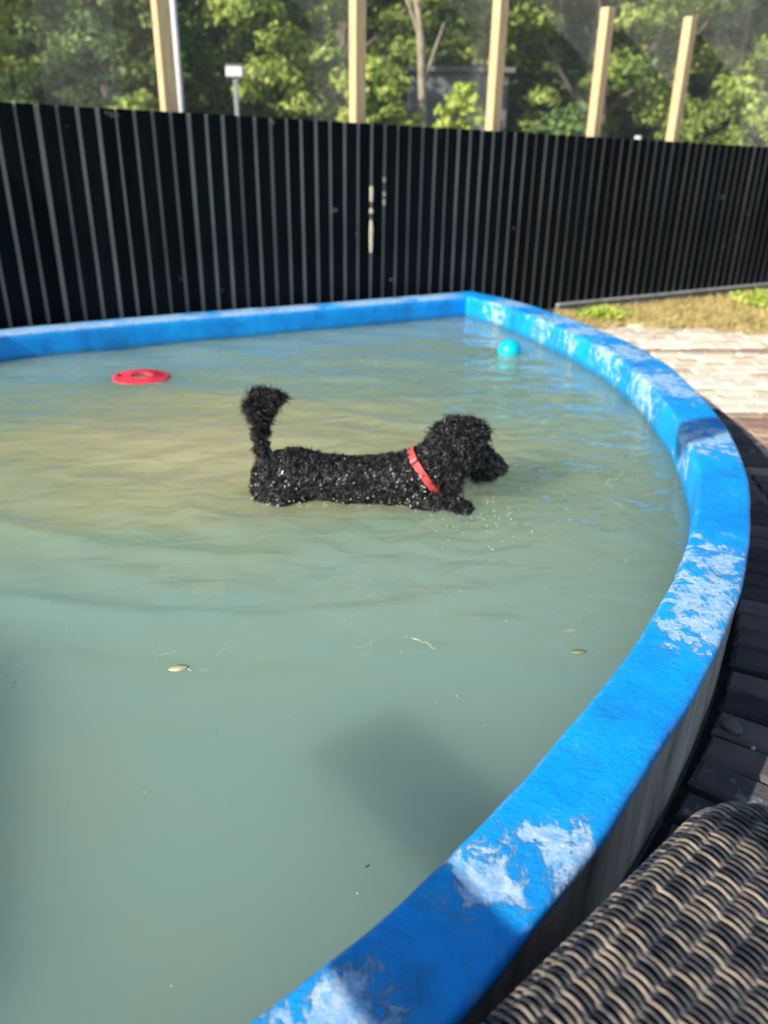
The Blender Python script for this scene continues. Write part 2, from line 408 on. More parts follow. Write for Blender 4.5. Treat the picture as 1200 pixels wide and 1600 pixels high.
# ------------------------------------------------------------ water with real waves
def wave_h(x, y):
    z = 0
    for (cx, cy, w0, A, L) in ((.32, 2.70, .42, .0055, .085), (.1, 2.78, .9, .0035, .17), (-.5, 2.8, 1.2, .0055, .24)):
        r = math.hypot((x - cx), (y - cy)); z += A * math.exp(-(r / w0) ** 2) * math.cos(2 * PI * r / L + 1.8 * noise.noise(Vector((x * 1.6, y * 1.6, 3))))
    s = min(1, max(0, (y - 1.7) / 1.2))
    z += s * .013 * noise.noise(Vector((x * 1.7 + y * .8, y * 3.6, 1.3))) + s * .0030 * noise.noise(Vector((x * 3.4, y * 6, 7)))
    z += .0016 * noise.noise(Vector((x * 1.2, y * 1.2, 9)))
    # long low bow waves sliding away to the lower left
    d = (y - (1.93 + .22 * (x + .55) ** 2)) / .045
    if -1.7 < x < .6: z += .013 * math.exp(-d * d) * min(1, (x + 1.7) * 1.5) * min(1, (.6 - x) * 2.0)
    d = (y - (2.35 + .10 * math.sin(3 * x + .6) - .10 * x)) / .05
    if -2.2 < x < -.1: z += .012 * math.exp(-d * d) * min(1, (-.1 - x) * 2)
    return z
from bisect import bisect
def inside_fn(poly):
    xs, ys = poly[:, 0], poly[:, 1]; x2, y2 = np.roll(xs, -1), np.roll(ys, -1)
    def f(X, Y):
        res = np.zeros(X.shape, bool)
        for a, b, c, d in zip(xs, ys, x2, y2):
            if b == d: continue
            cnd = ((b > Y) != (d > Y)) & (X < (c - a) * (Y - b) / (d - b) + a); res ^= cnd
        return res
    return f
rimmid = (LP - LN * (LT[:, None] - .06))[::3]
ins = inside_fn(rimmid)
gx = np.arange(-3.5, 1.85, .028); gy = np.arange(-.3, 7.5, .024)
GX, GY = np.meshgrid(gx, gy); IN = ins(GX, GY)
idx = -np.ones(GX.shape, int); V = []
for j in range(GX.shape[0]):
    for i in range(GX.shape[1]):
        if IN[j, i]:
            idx[j, i] = len(V); x, y = gx[i], gy[j]; V.append((x, y, WATER + wave_h(x, y)))
F = []
for j in range(GX.shape[0] - 1):
    for i in range(GX.shape[1] - 1):
        q = [idx[j, i], idx[j, i + 1], idx[j + 1, i + 1], idx[j + 1, i]]
        if min(q) >= 0: F.append([int(v) for v in q])
wo = mesh_np('pool_water', V, F, M['water'], None, True); tag(wo, kind='structure')

# ------------------------------------------------------------ ground with a hole for the pool
bm = bmesh.new(); hole = [bm.verts.new((p[0], p[1], 0)) for p in (LP - LN * .03)[::8]]
box = [bm.verts.new(p) for p in ((-300, -300, 0), (300, -300, 0), (300, 300, 0), (-300, 300, 0))]
es = [bm.edges.new((hole[i], hole[(i + 1) % len(hole)])) for i in range(len(hole))] + [bm.edges.new((box[i], box[(i + 1) % 4])) for i in range(4)]
bmesh.ops.triangle_fill(bm, use_beauty=True, use_dissolve=False, edges=es)
gr = bm_obj('ground', bm, M['ground']); tag(gr, kind='structure')

# paving: a bed, radial dark bricks round the wall, red bands and pale cobbles
A0 = np.array((2.391, 8.495)); FD = np.array((.8452, .5344)); FNn = np.array((.5344, -.8452))   # fence line, its direction, its front normal
pav = empty('paving'); tag(pav, kind='structure')
outc = LP + LN * .012
i0 = int(np.argmin(np.hypot(LP[:, 0] - .104, LP[:, 1] - .655))); i1 = int(np.argmin(np.hypot(LP[:, 0] - 1.373, LP[:, 1] - 6.04)))
ib = int(np.argmin(np.hypot(LP[:, 0] + .75, LP[:, 1] - .08)))
seg = range(ib, i1 + 60, 6)
edge = [tuple(LP[i] + LN[i] * .0) for i in seg]
bedp = edge + [(1.9, 7.35), (2.7, 7.55), (3.6, 7.15), (6.5, 6.0), (6.5, -1.2), (-.75, -1.2)]
mesh_np('bed', [(x, y, .006) for x, y in bedp], [list(range(len(bedp)))], M['bed'], pav)
def block_mesh(name, sx, sy, h, mat, seed):
    r = random.Random(seed); bm = bmesh.new()
    bmesh.ops.create_cube(bm, size=1); bmesh.ops.scale(bm, vec=(sx, sy, h), verts=bm.verts)
    bmesh.ops.translate(bm, vec=(0, 0, h / 2), verts=bm.verts)
    top = [e for e in bm.edges if all(v.co.z > h * .9 for v in e.verts)]
    bmesh.ops.bevel(bm, geom=top, offset=min(sx, sy) * .09, segments=1, affect='EDGES')
    for v in bm.verts:
        v.co.x += r.uniform(-1, 1) * sx * .035; v.co.y += r.uniform(-1, 1) * sy * .035; v.co.z += r.uniform(-1, 1) * h * .06 if v.co.z > .01 else 0
    me = bpy.data.meshes.new(name); bm.to_mesh(me); bm.free(); me.materials.append(mat); return me
brk = [block_mesh('brick', .209, .103, .034, M['brick'], s) for s in range(5)]
brkr = [block_mesh('brick', .206, .097, .034, M['red'], s + 20) for s in range(4)]
cobs = [block_mesh('cobble', .205 + .02 * (s % 3), .135 + .015 * (s % 2), .036, M['cob'], s + 40) for s in range(6)]
nb = 0
def put(me, name, x, y, rz, z=.006):
    o = bpy.data.objects.new(name, me); o.location = (x, y, z + random.uniform(-.002, .0025))
    o.rotation_euler = (random.uniform(-.018, .018), random.uniform(-.018, .018), rz + random.uniform(-.02, .02)); link(o, pav)
    if name == 'cobble': o.scale = (random.uniform(.86, 1.06), random.uniform(.82, 1.1), random.uniform(.8, 1.35)); o.rotation_euler[2] += random.uniform(-.09, .09); o.rotation_euler[0] *= 3; return o
def outer_at(ring):
    """walk along the wall at a given distance and give evenly spaced frames"""
    pts = [LP[i] + LN[i] * ring for i in range(ib, i1)]; out = []; acc = 0
    for a, b, i in zip(pts[:-1], pts[1:], range(ib, i1)):
        d = np.linalg.norm(b - a); acc += d
        if acc > .107: acc = 0; out.append((b, LN[i]))
    return out
for r in range(5):
    dd = .125 + .215 * r
    for (p, nn) in outer_at(dd):
        lim = 4.62
        if p[1] > lim + .05 or p[1] < .6: continue
        if r >= 3 and p[1] < 1.2: continue
        rz = math.atan2(nn[1], nn[0])
        me = random.choice(brkr if (p[1] > 3.4 and r >= 2) or random.random() < .02 else brk)
        put(me, 'brick', p[0], p[1], rz); nb += 1
def wall_dist(x, y): return float(np.min(np.hypot(LP[:, 0] - x, LP[:, 1] - y)))
insO = inside_fn((LP)[::6])
def out_ok(x, y, mn): return (not insO(np.array([x]), np.array([y]))[0]) and wall_dist(x, y) > mn
y = 4.75; row = 0
while y < 7.75:
    t = (y - 4.75)
    band = 6.20 < y < 6.50
    x = 1.0 + (row % 2) * .11 + random.uniform(-.03, .03)
    while x < 4.5:
        yy = y + .07 * (x - 2) + .03 * math.sin(x * 2.2 + row)
        lim = 7.40 + .12 * min(1, max(0, x - 2.0)) - max(0, x - 2.7) * .42
        if out_ok(x, yy, .10) and yy < lim:
            if band: put(random.choice(brkr), 'brick', x, yy, .07)
            else: put(random.choice(cobs), 'cobble', x, yy, .07 + random.uniform(-.05, .05))
        x += .218 if band else .232
    y += .104 if band else .155; row += 1

# ------------------------------------------------------------ fence
def fpt(d, off=0): return A0 + FD * d + FNn * off
fz = math.atan2(FD[1], FD[0])
fence = empty('board_fence'); tag(fence, 'tall black stained fence of upright boards with thin grey gaps behind the pool', 'fence')
def fmesh(name, w, t, h, mat, seed=0):
    r = random.Random(seed); bm = bmesh.new(); add_box(bm, (0, 0, h / 2), (w, t, h), 0, .001)
    for v in bm.verts:
        v.co.x += r.uniform(-.0012, .0012)
    me = bpy.data.meshes.new(name); bm.to_mesh(me); bm.free(); me.materials.append(mat); return me
FB = [fmesh('front_board', .098, .008, 1.609 + 0 * i, M['fence'], i) for i in range(4)]
RB = [fmesh('rear_board', .090, .014, 1.604 + 0 * i, M['rear'], i) for i in range(3)]
PITCH = .1255
def fence_h(d): return 1.722 - .008 * (d + 5.6)
random.seed(21); k = 0; d = -7.6
while d < 7.4:
    p = fpt(d, .012); me = random.choice(FB); sc = (fence_h(d) + random.uniform(-.0015, .0015) - .09) / 1.609
    o = bpy.data.objects.new('front_board', me); o.location = (p[0], p[1], .09); o.scale = (random.uniform(.955, 1.05), 1, sc)
    o.rotation_euler = (random.uniform(-.002, .002), random.uniform(-.0035, .0035), fz + random.uniform(-.012, .012)); link(o, fence)
    p = fpt(d + PITCH / 2, .0003); o = bpy.data.objects.new('rear_board', random.choice(RB)); o.location = (p[0], p[1], .08)
    o.scale = (1, 1, (fence_h(d) - .004 - .08) / 1.604); o.rotation_euler = (0, 0, fz); link(o, fence)
    d += PITCH; k += 1
for z in (.35, 1.35):
    bm = bmesh.new(); c = fpt(-.1, -.058); add_box(bm, (c[0], c[1], z), (15, .04, .075), fz, .003); bm_obj('rail', bm, M['darkw'], fence)
bm = bmesh.new(); c = fpt(3.3, .02); add_box(bm, (c[0], c[1], .045), (8.2, .04, .15), fz, .004); bm_obj('gravel_board', bm, M['kick'], fence)
bm = bmesh.new(); c = fpt(3.3, .035); add_box(bm, (c[0], c[1], .128), (8.2, .06, .022), fz, .004); bm_obj('board_cap', bm, simple('weathered_cap', (.36, .34, .33), .9, .3, 8), fence)
# pale yellowish and grey strips set in the gaps, and flakes on the boards
def fence_bits(dd, z0, z1, w=.026, mat=None, name='pale_gap_strip', off=.0075, thick=.018):
    n = 7; V = []; F = []
    for i in range(n + 1):
        z = z0 + (z1 - z0) * i / n; a = random.uniform(.7, 1.1) * (.5 if i in (0, n) else 1)
        for s in (-1, 1):
            for q in (0, thick):
                p = fpt(dd + s * w / 2 * a, off + q); V.append((p[0], p[1], z))
    for i in range(n):
        b = i * 4; F += [[b + 1, b + 3, b + 7, b + 5], [b, b + 1, b + 5, b + 4], [b + 3, b + 2, b + 6, b + 7]]
    F += [[0, 2, 3, 1], [n * 4, n * 4 + 1, n * 4 + 3, n * 4 + 2]]
    return mesh_np(name, V, F, mat, fence)
cream = simple('cream_strip', (.85, .76, .58), .8, .15, 20)
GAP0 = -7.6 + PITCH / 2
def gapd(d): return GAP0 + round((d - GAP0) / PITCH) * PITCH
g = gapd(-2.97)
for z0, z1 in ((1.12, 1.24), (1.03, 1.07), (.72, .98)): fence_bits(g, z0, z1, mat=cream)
for z0, z1 in ((1.27, 1.31), (1.16, 1.20), (1.09, 1.14)): fence_bits(g + PITCH, z0, z1, .022, mat=M['grit'], thick=.014)
for i in range(9):
    dd = random.uniform(-5.3, 2.5); z = random.uniform(.35, 1.6)
    fence_bits(dd, z, z + random.uniform(.012, .03), random.uniform(.010, .02), M['kick'], 'paint_flake', .0205, .003)

# posts behind the fence, with netting
PD = [(-4.60, 3.05, 0), (-3.05, 3.1, 0), (-1.64, 2.93, 0), (-.38, 2.765, .006), (.80, 2.80, 0)]
plab = ['pale timber post behind the fence, farthest left beside the thin grey pole', 'pale timber post behind the fence, second from the left with a shaded brown face',
        'tall pale timber post behind the fence, the middle one of five', 'short leaning pale timber post with a visible cut top, fourth from the left',
        'short pale timber post with a visible cut top, nearest the right end of the fence']
for (d, h, tilt), lb in zip(PD, plab):
    bm = bmesh.new(); add_box(bm, (0, 0, h / 2), (.100, .10, h), 0, .005)
    o = bm_obj('timber_post', bm, M['timber']); p = fpt(d, -.16); o.location = (p[0], p[1], 0); o.rotation_euler = (0, tilt, fz + .05)
    tag(o, lb, 'post', 'timber posts behind the fence')
net = MB()
def bar(a, b, r):
    V_, F_ = tube([a, b], r, 3, False); net.add(V_, F_)
d = -6.4
while d < 5.0:
    p = fpt(d, -.222); w = .004 * math.sin(d * 7); bar((p[0] + w, p[1], 1.3), (p[0] - w, p[1], 3.1), .0009); d += .019
z = 1.4
while z < 3.1:
    pp = [(*fpt(d_, -.224), z + .010 * math.sin(d_ * 2.3 + z * 3)) for d_ in np.arange(-6.4, 5.1, .4)]
    V_, F_ = tube(pp, .0007, 3, False); net.add(V_, F_); z += .024
no = net.build('net_mesh', M['wire']); tag(no, kind='stuff')
nt_ = empty('netting'); tag(nt_, 'fine pale netting stretched across the posts above the black fence', 'netting'); no.parent = nt_

# ------------------------------------------------------------ grass and weeds at the fence foot
def blades(name, region, n, hmin, hmax, mat, seed, wid=.006, parent=None):
    r = random.Random(seed); V = []; F = []
    for _ in range(n):
        x, y = region(r)
        if x is None: continue
        h = r.uniform(hmin, hmax); a = r.uniform(0, 2 * PI); lean = r.uniform(.1, .9) * h; b = r.uniform(0, 2 * PI)
        dx, dy = math.cos(a) * wid, math.sin(a) * wid; lx, ly = math.cos(b) * lean, math.sin(b) * lean; o = len(V)
        V += [(x - dx, y - dy, 0), (x + dx, y + dy, 0), (x + dx * .8 + lx * .4, y + dy * .8 + ly * .4, h * .6), (x - dx * .8 + lx * .4, y - dy * .8 + ly * .4, h * .6), (x + lx, y + ly, h)]
        F += [[o, o + 1, o + 2, o + 3], [o + 3, o + 2, o + 4]]
    return mesh_np(name, V, F, mat, parent)
dry = simple('dry_straw_grass', (.52, .40, .16), .8, .3, 3); grn = simple('green_grass', (.17, .28, .05), .7, .35, 4)
def cob_lim(x): return 7.36 + .12 * min(1, max(0, x - 2.0)) - max(0, x - 2.7) * .42
def reg_strip(r):
    x = r.uniform(1.7, 6.6); lo = cob_lim(x) - .06 + .08 * math.sin(x * 9); hi = A0[1] + (x - A0[0]) * .6323 - .05; p = (x, r.uniform(lo, hi))
    if wall_dist(*p) < .1 or insO(np.array([p[0]]), np.array([p[1]]))[0]: return None, None
    return p[0], p[1]
tag(blades('dry_grass', reg_strip, 34000, .02, .11, dry, 3), kind='stuff')
tag(blades('green_grass', reg_strip, 5000, .02, .09, grn, 4), kind='stuff')
def weed(x, y, r_, h, lb, seed):
    t = empty('weed', (x, y, 0)); tag(t, lb, 'weed', 'green weeds along the fence foot')
    r = random.Random(seed); V = []; F = []
    for _ in range(700):
        a = r.uniform(0, 2 * PI); q = r_ * math.sqrt(r.random()); z = h * r.random() * (1 - .5 * q / r_); s = r.uniform(.022, .045)
        c = Vector((math.cos(a) * q, math.sin(a) * q, z)); u = Vector((r.gauss(0, 1), r.gauss(0, 1), r.gauss(0, .6))).normalized(); v = u.orthogonal().normalized()
        o = len(V); V += [tuple(c - u * s), tuple(c + v * s * .5), tuple(c + u * s), tuple(c - v * s * .5)]; F.append([o, o + 1, o + 2, o + 3])
    mesh_np('leaves', V, F, M['leafC'], t)
    mb = MB()
    for _ in range(9):
        a = r.uniform(0, 2 * PI); q = r_ * r.random() * .7; V_, F_ = tube([(0, 0, 0), (math.cos(a) * q, math.sin(a) * q, h * .8)], [.004, .002], 4); mb.add(V_, F_)
    mb.build('stems', grn, t)
weed(2.12, 7.75, .24, .20, 'low bright green weed between the pool corner and the fence', 1)
weed(2.42, 8.02, .13, .10, 'small green weed to the right of the bright one by the pool corner', 5)
weed(4.25, 8.75, .42, .28, 'large bright green weed clump at the right end of the fence foot', 2)

# ------------------------------------------------------------ trees
def tree_meshes(seed, h, r, mats, nl=36000, leaf=.062, zb=.12):
    rd = np.random.default_rng(seed); V = []; F = []
    ncl = 150
    cl = []
    for i in range(ncl):
        u = rd.normal(size=3); u /= np.linalg.norm(u); q = rd.uniform(.45, 1.0) ** .6
        c = np.array((u[0] * r * q, u[1] * r * q, h * (zb + 1) / 2 + u[2] * h * (1 - zb) / 2 * q))
        c[:2] *= 1.0 - .35 * max(0, (c[2] / h - .6)) / .4
        cl.append((c, rd.uniform(.32, .8) * r * .30))
    per = nl // ncl
    for c, cr in cl:
        u = rd.normal(size=(per, 3)); u /= np.linalg.norm(u, axis=1)[:, None]; u[:, 2] = np.where(u[:, 2] < -.2, -u[:, 2] * .6, u[:, 2])
        q = rd.uniform(.55, 1.05, per)[:, None]; P = c + u * q * cr * np.array((1, 1, .72))
        nrm = u + rd.normal(size=(per, 3)) * .45; nrm /= np.linalg.norm(nrm, axis=1)[:, None]
        t = np.cross(nrm, rd.normal(size=(per, 3))); t /= np.linalg.norm(t, axis=1)[:, None]; b = np.cross(nrm, t)
        s = (rd.uniform(.6, 1.4, per) * leaf)[:, None]
        o = len(V)
        Q = np.stack([P - t * s, P + b * s * .55, P + t * s * 1.1, P - b * s * .55], 1).reshape(-1, 3)
        V.append(Q)
    me = quick_quads('crown', np.concatenate(V), mats[0])
    mb = MB(); rr = random.Random(seed)
    bend = [(rr.uniform(-.15, .15) * i, rr.uniform(-.15, .15) * i, h * .8 * i / 5) for i in range(6)]
    V_, F_ = tube(bend, [.20, .17, .14, .10, .07, .03], 8); mb.add(V_, F_)
    for i in range(11):
        z = h * rr.uniform(.2, .65); a = rr.uniform(0, 2 * PI); L = r * rr.uniform(.5, .85); k_ = z / (h * .8) * 5
        b0 = Vector(bend[int(k_)]).lerp(Vector(bend[min(5, int(k_) + 1)]), k_ % 1)
        V_, F_ = tube([tuple(b0), tuple(b0 + Vector((math.cos(a) * L * .5, math.sin(a) * L * .5, L * .35))), tuple(b0 + Vector((math.cos(a) * L, math.sin(a) * L, L * .9)))], [.07, .045, .015], 6); mb.add(V_, F_)
    mt = bpy.data.meshes.new('trunk'); mt.from_pydata(mb.V, [], mb.F); mt.materials.append(M['bark'])
    return me, mt
TM = [tree_meshes(11, 10.5, 2.7, [M['leafA']]), tree_meshes(12, 11.5, 3.0, [M['leafB']]), tree_meshes(13, 9.5, 2.5, [M['leafA']]), tree_meshes(14, 10.5, 2.8, [M['leafB']])]
def tree(x, y, v, sc, rz, lb, grp):
    t = empty('broadleaf_tree', (x, y, 0), rz); t.scale = (sc, sc, sc); tag(t, lb, 'tree', grp)
    link(bpy.data.objects.new('crown', TM[v][0]), t); link(bpy.data.objects.new('trunk', TM[v][1]), t)
trs = [(-8.6, 15.2, 0, 1.0, 'leafy green tree at the far left above the fence'), (-5.4, 16.6, 1, 1.0, 'dark leafy tree between the far left tree and the thin grey pole'),
       (-3.2, 18.2, 3, 1.02, 'dark tree behind the white box on its stand'), (-.9, 15.4, 2, .95, 'pale leafed tree left of the second timber post'),
       (1.9, 19.0, 3, 1.05, 'shaded dark tree behind the grey shed'), (3.7, 15.6, 0, 1.0, 'bright green tree between the third and fourth timber posts'),
       (6.3, 15.4, 2, 1.05, 'yellow green tree behind the fourth and fifth timber posts'), (9.0, 16.6, 1, 1.0, 'bluish green tree at the right edge above the fence')]
for i, (x, y, v, sc, lb) in enumerate(trs): tree(x, y, v, sc, i * 1.3, lb, 'trees beyond the fence')
BL = ['dark tree of the back row behind the far left tree', 'dark back row tree in the gap left of the thin grey pole', 'dark back row tree in the gap right of the white box', 'dark back row tree above the left end of the grey shed', 'dark back row tree between the two short timber posts',
      'dark back row tree behind the right edge of the fence', 'dark back row tree beyond the right edge of the picture', 'dark back row tree beyond the left edge of the picture', 'dark tree farthest right, outside the picture']
for i, x in enumerate((-11.5, -7.2, -2.6, .6, 5.2, 8.9, 12.4, -15.5, 16)):
    tree(x, 22.5 + (i % 3) * 1.2, (1, 3)[i % 2], 1.12, i * 2.1 + .5, BL[i], 'back row of trees')
def shrub(x, y, r, h, mat, lb, seed, nl=2600, leaf=.06):
    me, mt = tree_meshes(seed, h, r, [mat], nl, leaf, 0.0)
    t = empty('shrub', (x, y, 0)); tag(t, lb, 'shrub', 'shrubs beyond the fence'); link(bpy.data.objects.new('leaves', me), t)
shrub(.98, 12.0, .55, 2.42, M['leafC'], 'bright yellow green shrub in front of the grey shed', 31)
shrub(-.2, 12.6, .75, 2.9, M['leafA'], 'mid green shrub just right of the second timber post', 32)
shrub(-6.0, 12.6, 1.1, 2.7, M['leafB'], 'low dark shrub at the far left over the fence top', 33)
shrub(-3.7, 12.4, .7, 2.35, M['leafA'], 'low green shrub left of the first timber post', 34)
shrub(2.6, 12.5, .8, 2.35, M['leafB'], 'low dark shrub between the third and fourth timber posts', 35)
shrub(5.0, 12.8, 1.1, 2.7, M['leafA'], 'green shrub between the two short timber posts and the right edge', 36)
shrub(6.9, 12.6, 1.0, 2.6, M['leafB'], 'bluish green shrub at the right edge over the fence top', 37)
# bare pale tree stem
V_, F_ = tube([(.52, 13, 0), (.56, 13, 1.2), (.47, 13, 2.2), (.42, 13, 3.0), (.30, 13.1, 3.9), (.34, 13.1, 5)], [.09, .08, .06, .06, .045, .02], 8)
sn = MB(); sn.add(V_, F_)
for a, b in (((.46, 13, 2.5), (.75, 13.1, 3.3)), ((.4, 13, 3.1), (.05, 13, 3.9)), ((.35, 13, 3.5), (.6, 12.9, 4.4))):
    V_, F_ = tube([a, b], [.035, .012], 6); sn.add(V_, F_)
tag(sn.build('bare_trunk', simple('pale_bark', (.36, .30, .22), .9, .3, 6, .01, 20)), 'pale bare tree stem standing above the bright shrub', 'tree trunk')
# wooded slope closing the view
V = []; F = []; n1 = 70; n2 = 16
for j in range(n2):
    for i in range(n1):
        x = -60 + 120 * i / (n1 - 1); t = j / (n2 - 1); y = 27 + 14 * t; V.append((x, y + 2 * noise.noise(Vector((x * .15, t * 4, 0))), -.3 + 11.5 * t ** .6 + 1.4 * noise.noise(Vector((x * .2, t * 5, 2)))))
for j in range(n2 - 1):
    for i in range(n1 - 1): a = j * n1 + i; F.append([a, a + 1, a + n1 + 1, a + n1])
tag(mesh_np('wooded_slope', V, F, M['slope'], None, True), kind='structure')
rd = np.random.default_rng(5); nn_ = 60000; xs = rd.uniform(-34, 34, nn_); ts = rd.uniform(0, 1, nn_)
P_ = np.stack([xs, 26.4 + 13 * ts + rd.normal(size=nn_) * .5, -.2 + 11.5 * ts ** .6 + rd.uniform(-.3, 1.2, nn_)], 1); t_ = rd.normal(size=(nn_, 3)); t_ /= np.linalg.norm(t_, axis=1)[:, None]; b_ = np.cross(t_, rd.normal(size=(nn_, 3))); b_ /= np.linalg.norm(b_, axis=1)[:, None]
Q = np.stack([P_ - t_ * .24, P_ + b_ * .14, P_ + t_ * .24, P_ - b_ * .14], 1).reshape(-1, 3)
tag(link(bpy.data.objects.new('far_wood', quick_quads('far_wood', Q, M['leafB']))), kind='stuff')
# grey shed beyond
sh = empty('grey_shed', (1.2, 16.6, 0)); tag(sh, 'grey shed half hidden behind the bright yellow green shrub', 'shed')
bm = bmesh.new(); add_box(bm, (0, 0, 1.45), (1.75, 2, 2.9)); bm_obj('wall', bm, M['wall'], sh)
bm = bmesh.new(); add_box(bm, (0, 0, 2.96), (1.95, 2.2, .09), 0, .01); bm_obj('roof', bm, M['roof'], sh)
bm = bmesh.new(); add_box(bm, (.3, -1.012, .9), (.75, .03, 1.8), 0, .005); bm_obj('door', bm, M['darkw'], sh)
# white box on a stand, thin pole, small white marker
sg = empty('box_on_stand', (-1.96, 11, 0)); tag(sg, 'small white box on a thin grey stand beyond the fence', 'sign')
bm = bmesh.new(); add_box(bm, (0, 0, 2.43), (.21, .12, .12), 0, .012); bm_obj('box', bm, M['white'], sg)
bm = bmesh.new(); add_box(bm, (0, 0, 1.18), (.05, .05, 2.36), 0, .006); bm_obj('post', bm, M['grey'], sg)
bm = bmesh.new(); add_box(bm, (0, -.002, 2.502), (.22, .13, .012), .0, .003); bm_obj('lid', bm, M['grey'], sg)
V_, F_ = tube([(-2.43, 10, 0), (-2.43, 10, 2.2), (-2.42, 10, 4.6)], [.043, .04, .035], 10)
tag(mesh_np('grey_pole', V_, F_, simple('galvanised_pole', (.55, .56, .58), .5, .1), None, True), 'thin pale grey metal pole just right of the leftmost timber post', 'pole')
bm = bmesh.new(); add_box(bm, (0, 0, .88), (.07, .05, 1.76), 0, .01); o = bm_obj('white_marker', bm, M['white']); o.location = (2.89, 10, 0)
tag(o, 'small white marker stake just showing over the fence between the two short posts', 'stake')

# ------------------------------------------------------------ toys
ring = empty('throwing_ring', (-1.51, 4.655, WATER + .006)); ring.rotation_euler = (.02, .02, .3); tag(ring, 'flat red throwing ring floating near the back wall of the pool', 'dog toy')
V = []; F = []; n = 40; prof = [(.058, .004), (.064, .010), (.076, .011), (.080, .007), (.100, .009), (.103, .006), (.125, .008), (.128, .005), (.150, .006), (.163, .004), (.172, -.002), (.174, -.008), (.166, -.008), (.15, .000), (.075, .000), (.060, -.005)]
for j, (r, z) in enumerate(prof):
    for i in range(n): a = 2 * PI * i / n; V.append((r * math.cos(a), r * math.sin(a), z))
for j in range(len(prof)):
    for i in range(n): F.append([j * n + i, j * n + (i + 1) % n, ((j + 1) % len(prof)) * n + (i + 1) % n, ((j + 1) % len(prof)) * n + i])
mesh_np('disc', V, F, M['red_toy'], ring, True)
V = []; F = []
for s in range(2):
    for i in range(16):
        a = 2 * PI * i / 16; V.append((-.135 + .012 * math.cos(a), .0 + .02 * math.sin(a), .0125 + .004 * s))
F = [[i, (i + 1) % 16, 16 + (i + 1) % 16, 16 + i] for i in range(16)] + [[16 + i for i in range(16)]]
mesh_np('dark_stud', V, F, simple('dark_red_stud', (.12, .01, .02), .5), ring)
bm = bmesh.new(); bmesh.ops.create_uvsphere(bm, u_segments=32, v_segments=20, radius=.086)
for v in bm.verts:
    a = math.atan2(v.co.y, v.co.x); v.co *= 1 - .012 * abs(math.cos(4 * a)) ** 12
for v in bm.verts:
    if abs(v.co.z) < .006: v.co *= .985
bl = bm_obj('floating_ball', bm, M['ball'], None, True); bl.location = (.885, 5.53, WATER + .012); bl.rotation_euler = (.3, .2, 0)
tag(bl, 'turquoise ball floating half sunk near the far corner of the pool', 'ball')

# ------------------------------------------------------------ the dog
DY = 2.87
dog = empty('dog', (0, DY, -.25)); tag(dog, 'black curly coated dog wading to the right in the murky pool, tail raised', 'dog')
J = {  # joint: (x, y from spine plane, z, rx, ry)
 'pelvis': (-.405, 0, .236, .118, .118), 'rump': (-.455, 0, .228, .092, .100), 'loin': (-.25, 0, .238, .124, .112), 'belly': (-.07, 0, .226, .116, .112),
 'ribs': (.05, 0, .230, .124, .118), 'chest': (.145, 0, .240, .112, .112), 'neck0': (.175, 0, .300, .086, .082), 'neck1': (.225, -.004, .362, .080, .076),
 'skull': (.290, -.008, .408, .095, .092), 'brow': (.335, -.010, .412, .070, .070), 'muz0': (.388, -.012, .348, .056, .050), 'muz1': (.436, -.014, .318, .044, .038), 'muz2': (.466, -.015, .304, .032, .028), 'jaw': (.385, -.012, .290, .044, .038),
 'tail0': (-.470, 0, .320, .034, .034), 'tail1': (-.487, 0, .375, .020, .020), 'tail2': (-.490, 0, .44, .020, .020), 'tail3': (-.478, 0, .52, .026, .026), 'tail4': (-.452, 0, .578, .014, .014),
 'hipn': (-.425, -.075, .175, .082, .062), 'kneen': (-.385, -.085, .03, .052, .042), 'hockn': (-.47, -.085, -.10, .026, .024), 'pawn': (-.45, -.085, -.225, .026, .026), 'toen': (-.40, -.085, -.235, .022, .024),
 'hipf': (-.415, .075, .165, .080, .062), 'kneef': (-.34, .085, .03, .052, .042), 'hockf': (-.40, .085, -.10, .026, .024), 'pawf': (-.36, .085, -.225, .026, .026), 'toef': (-.31, .085, -.235, .022, .024),
 'shn': (.130, -.075, .205, .074, .056), 'eln': (.145, -.110, .172, .052, .048), 'wrn': (.225, -.130, .188, .036, .034), 'fpn': (.300, -.140, .188, .038, .036), 'ftn': (.345, -.145, .176, .034, .030),
 'shf': (.130, .075, .19, .07, .056), 'elf': (.09, .09, .03, .044, .04), 'wrf': (.12, .09, -.10, .028, .028), 'fpf': (.115, .09, -.225, .027, .027), 'ftf': (.155, .09, -.235, .022, .024)}
E_ = [('pelvis', 'rump'), ('pelvis', 'loin'), ('loin', 'belly'), ('belly', 'ribs'), ('ribs', 'chest'), ('chest', 'neck0'), ('neck0', 'neck1'), ('neck1', 'skull'), ('skull', 'brow'), ('brow', 'muz0'), ('muz0', 'muz1'), ('muz1', 'muz2'), ('muz0', 'jaw'),
      ('rump', 'tail0'), ('tail0', 'tail1'), ('tail1', 'tail2'), ('tail2', 'tail3'), ('tail3', 'tail4'),
      ('pelvis', 'hipn'), ('hipn', 'kneen'), ('kneen', 'hockn'), ('hockn', 'pawn'), ('pawn', 'toen'), ('pelvis', 'hipf'), ('hipf', 'kneef'), ('kneef', 'hockf'), ('hockf', 'pawf'), ('pawf', 'toef'),
      ('chest', 'shn'), ('shn', 'eln'), ('eln', 'wrn'), ('wrn', 'fpn'), ('fpn', 'ftn'), ('chest', 'shf'), ('shf', 'elf'), ('elf', 'wrf'), ('wrf', 'fpf'), ('fpf', 'ftf')]
keys = list(J); ZB = .25
me = bpy.data.meshes.new('body'); me.from_pydata([(J[k][0], J[k][1], J[k][2] + ZB) for k in keys], [(keys.index(a), keys.index(b)) for a, b in E_], [])
body = bpy.data.objects.new('body', me); link(body, dog)
bpy.context.view_layer.objects.active = body
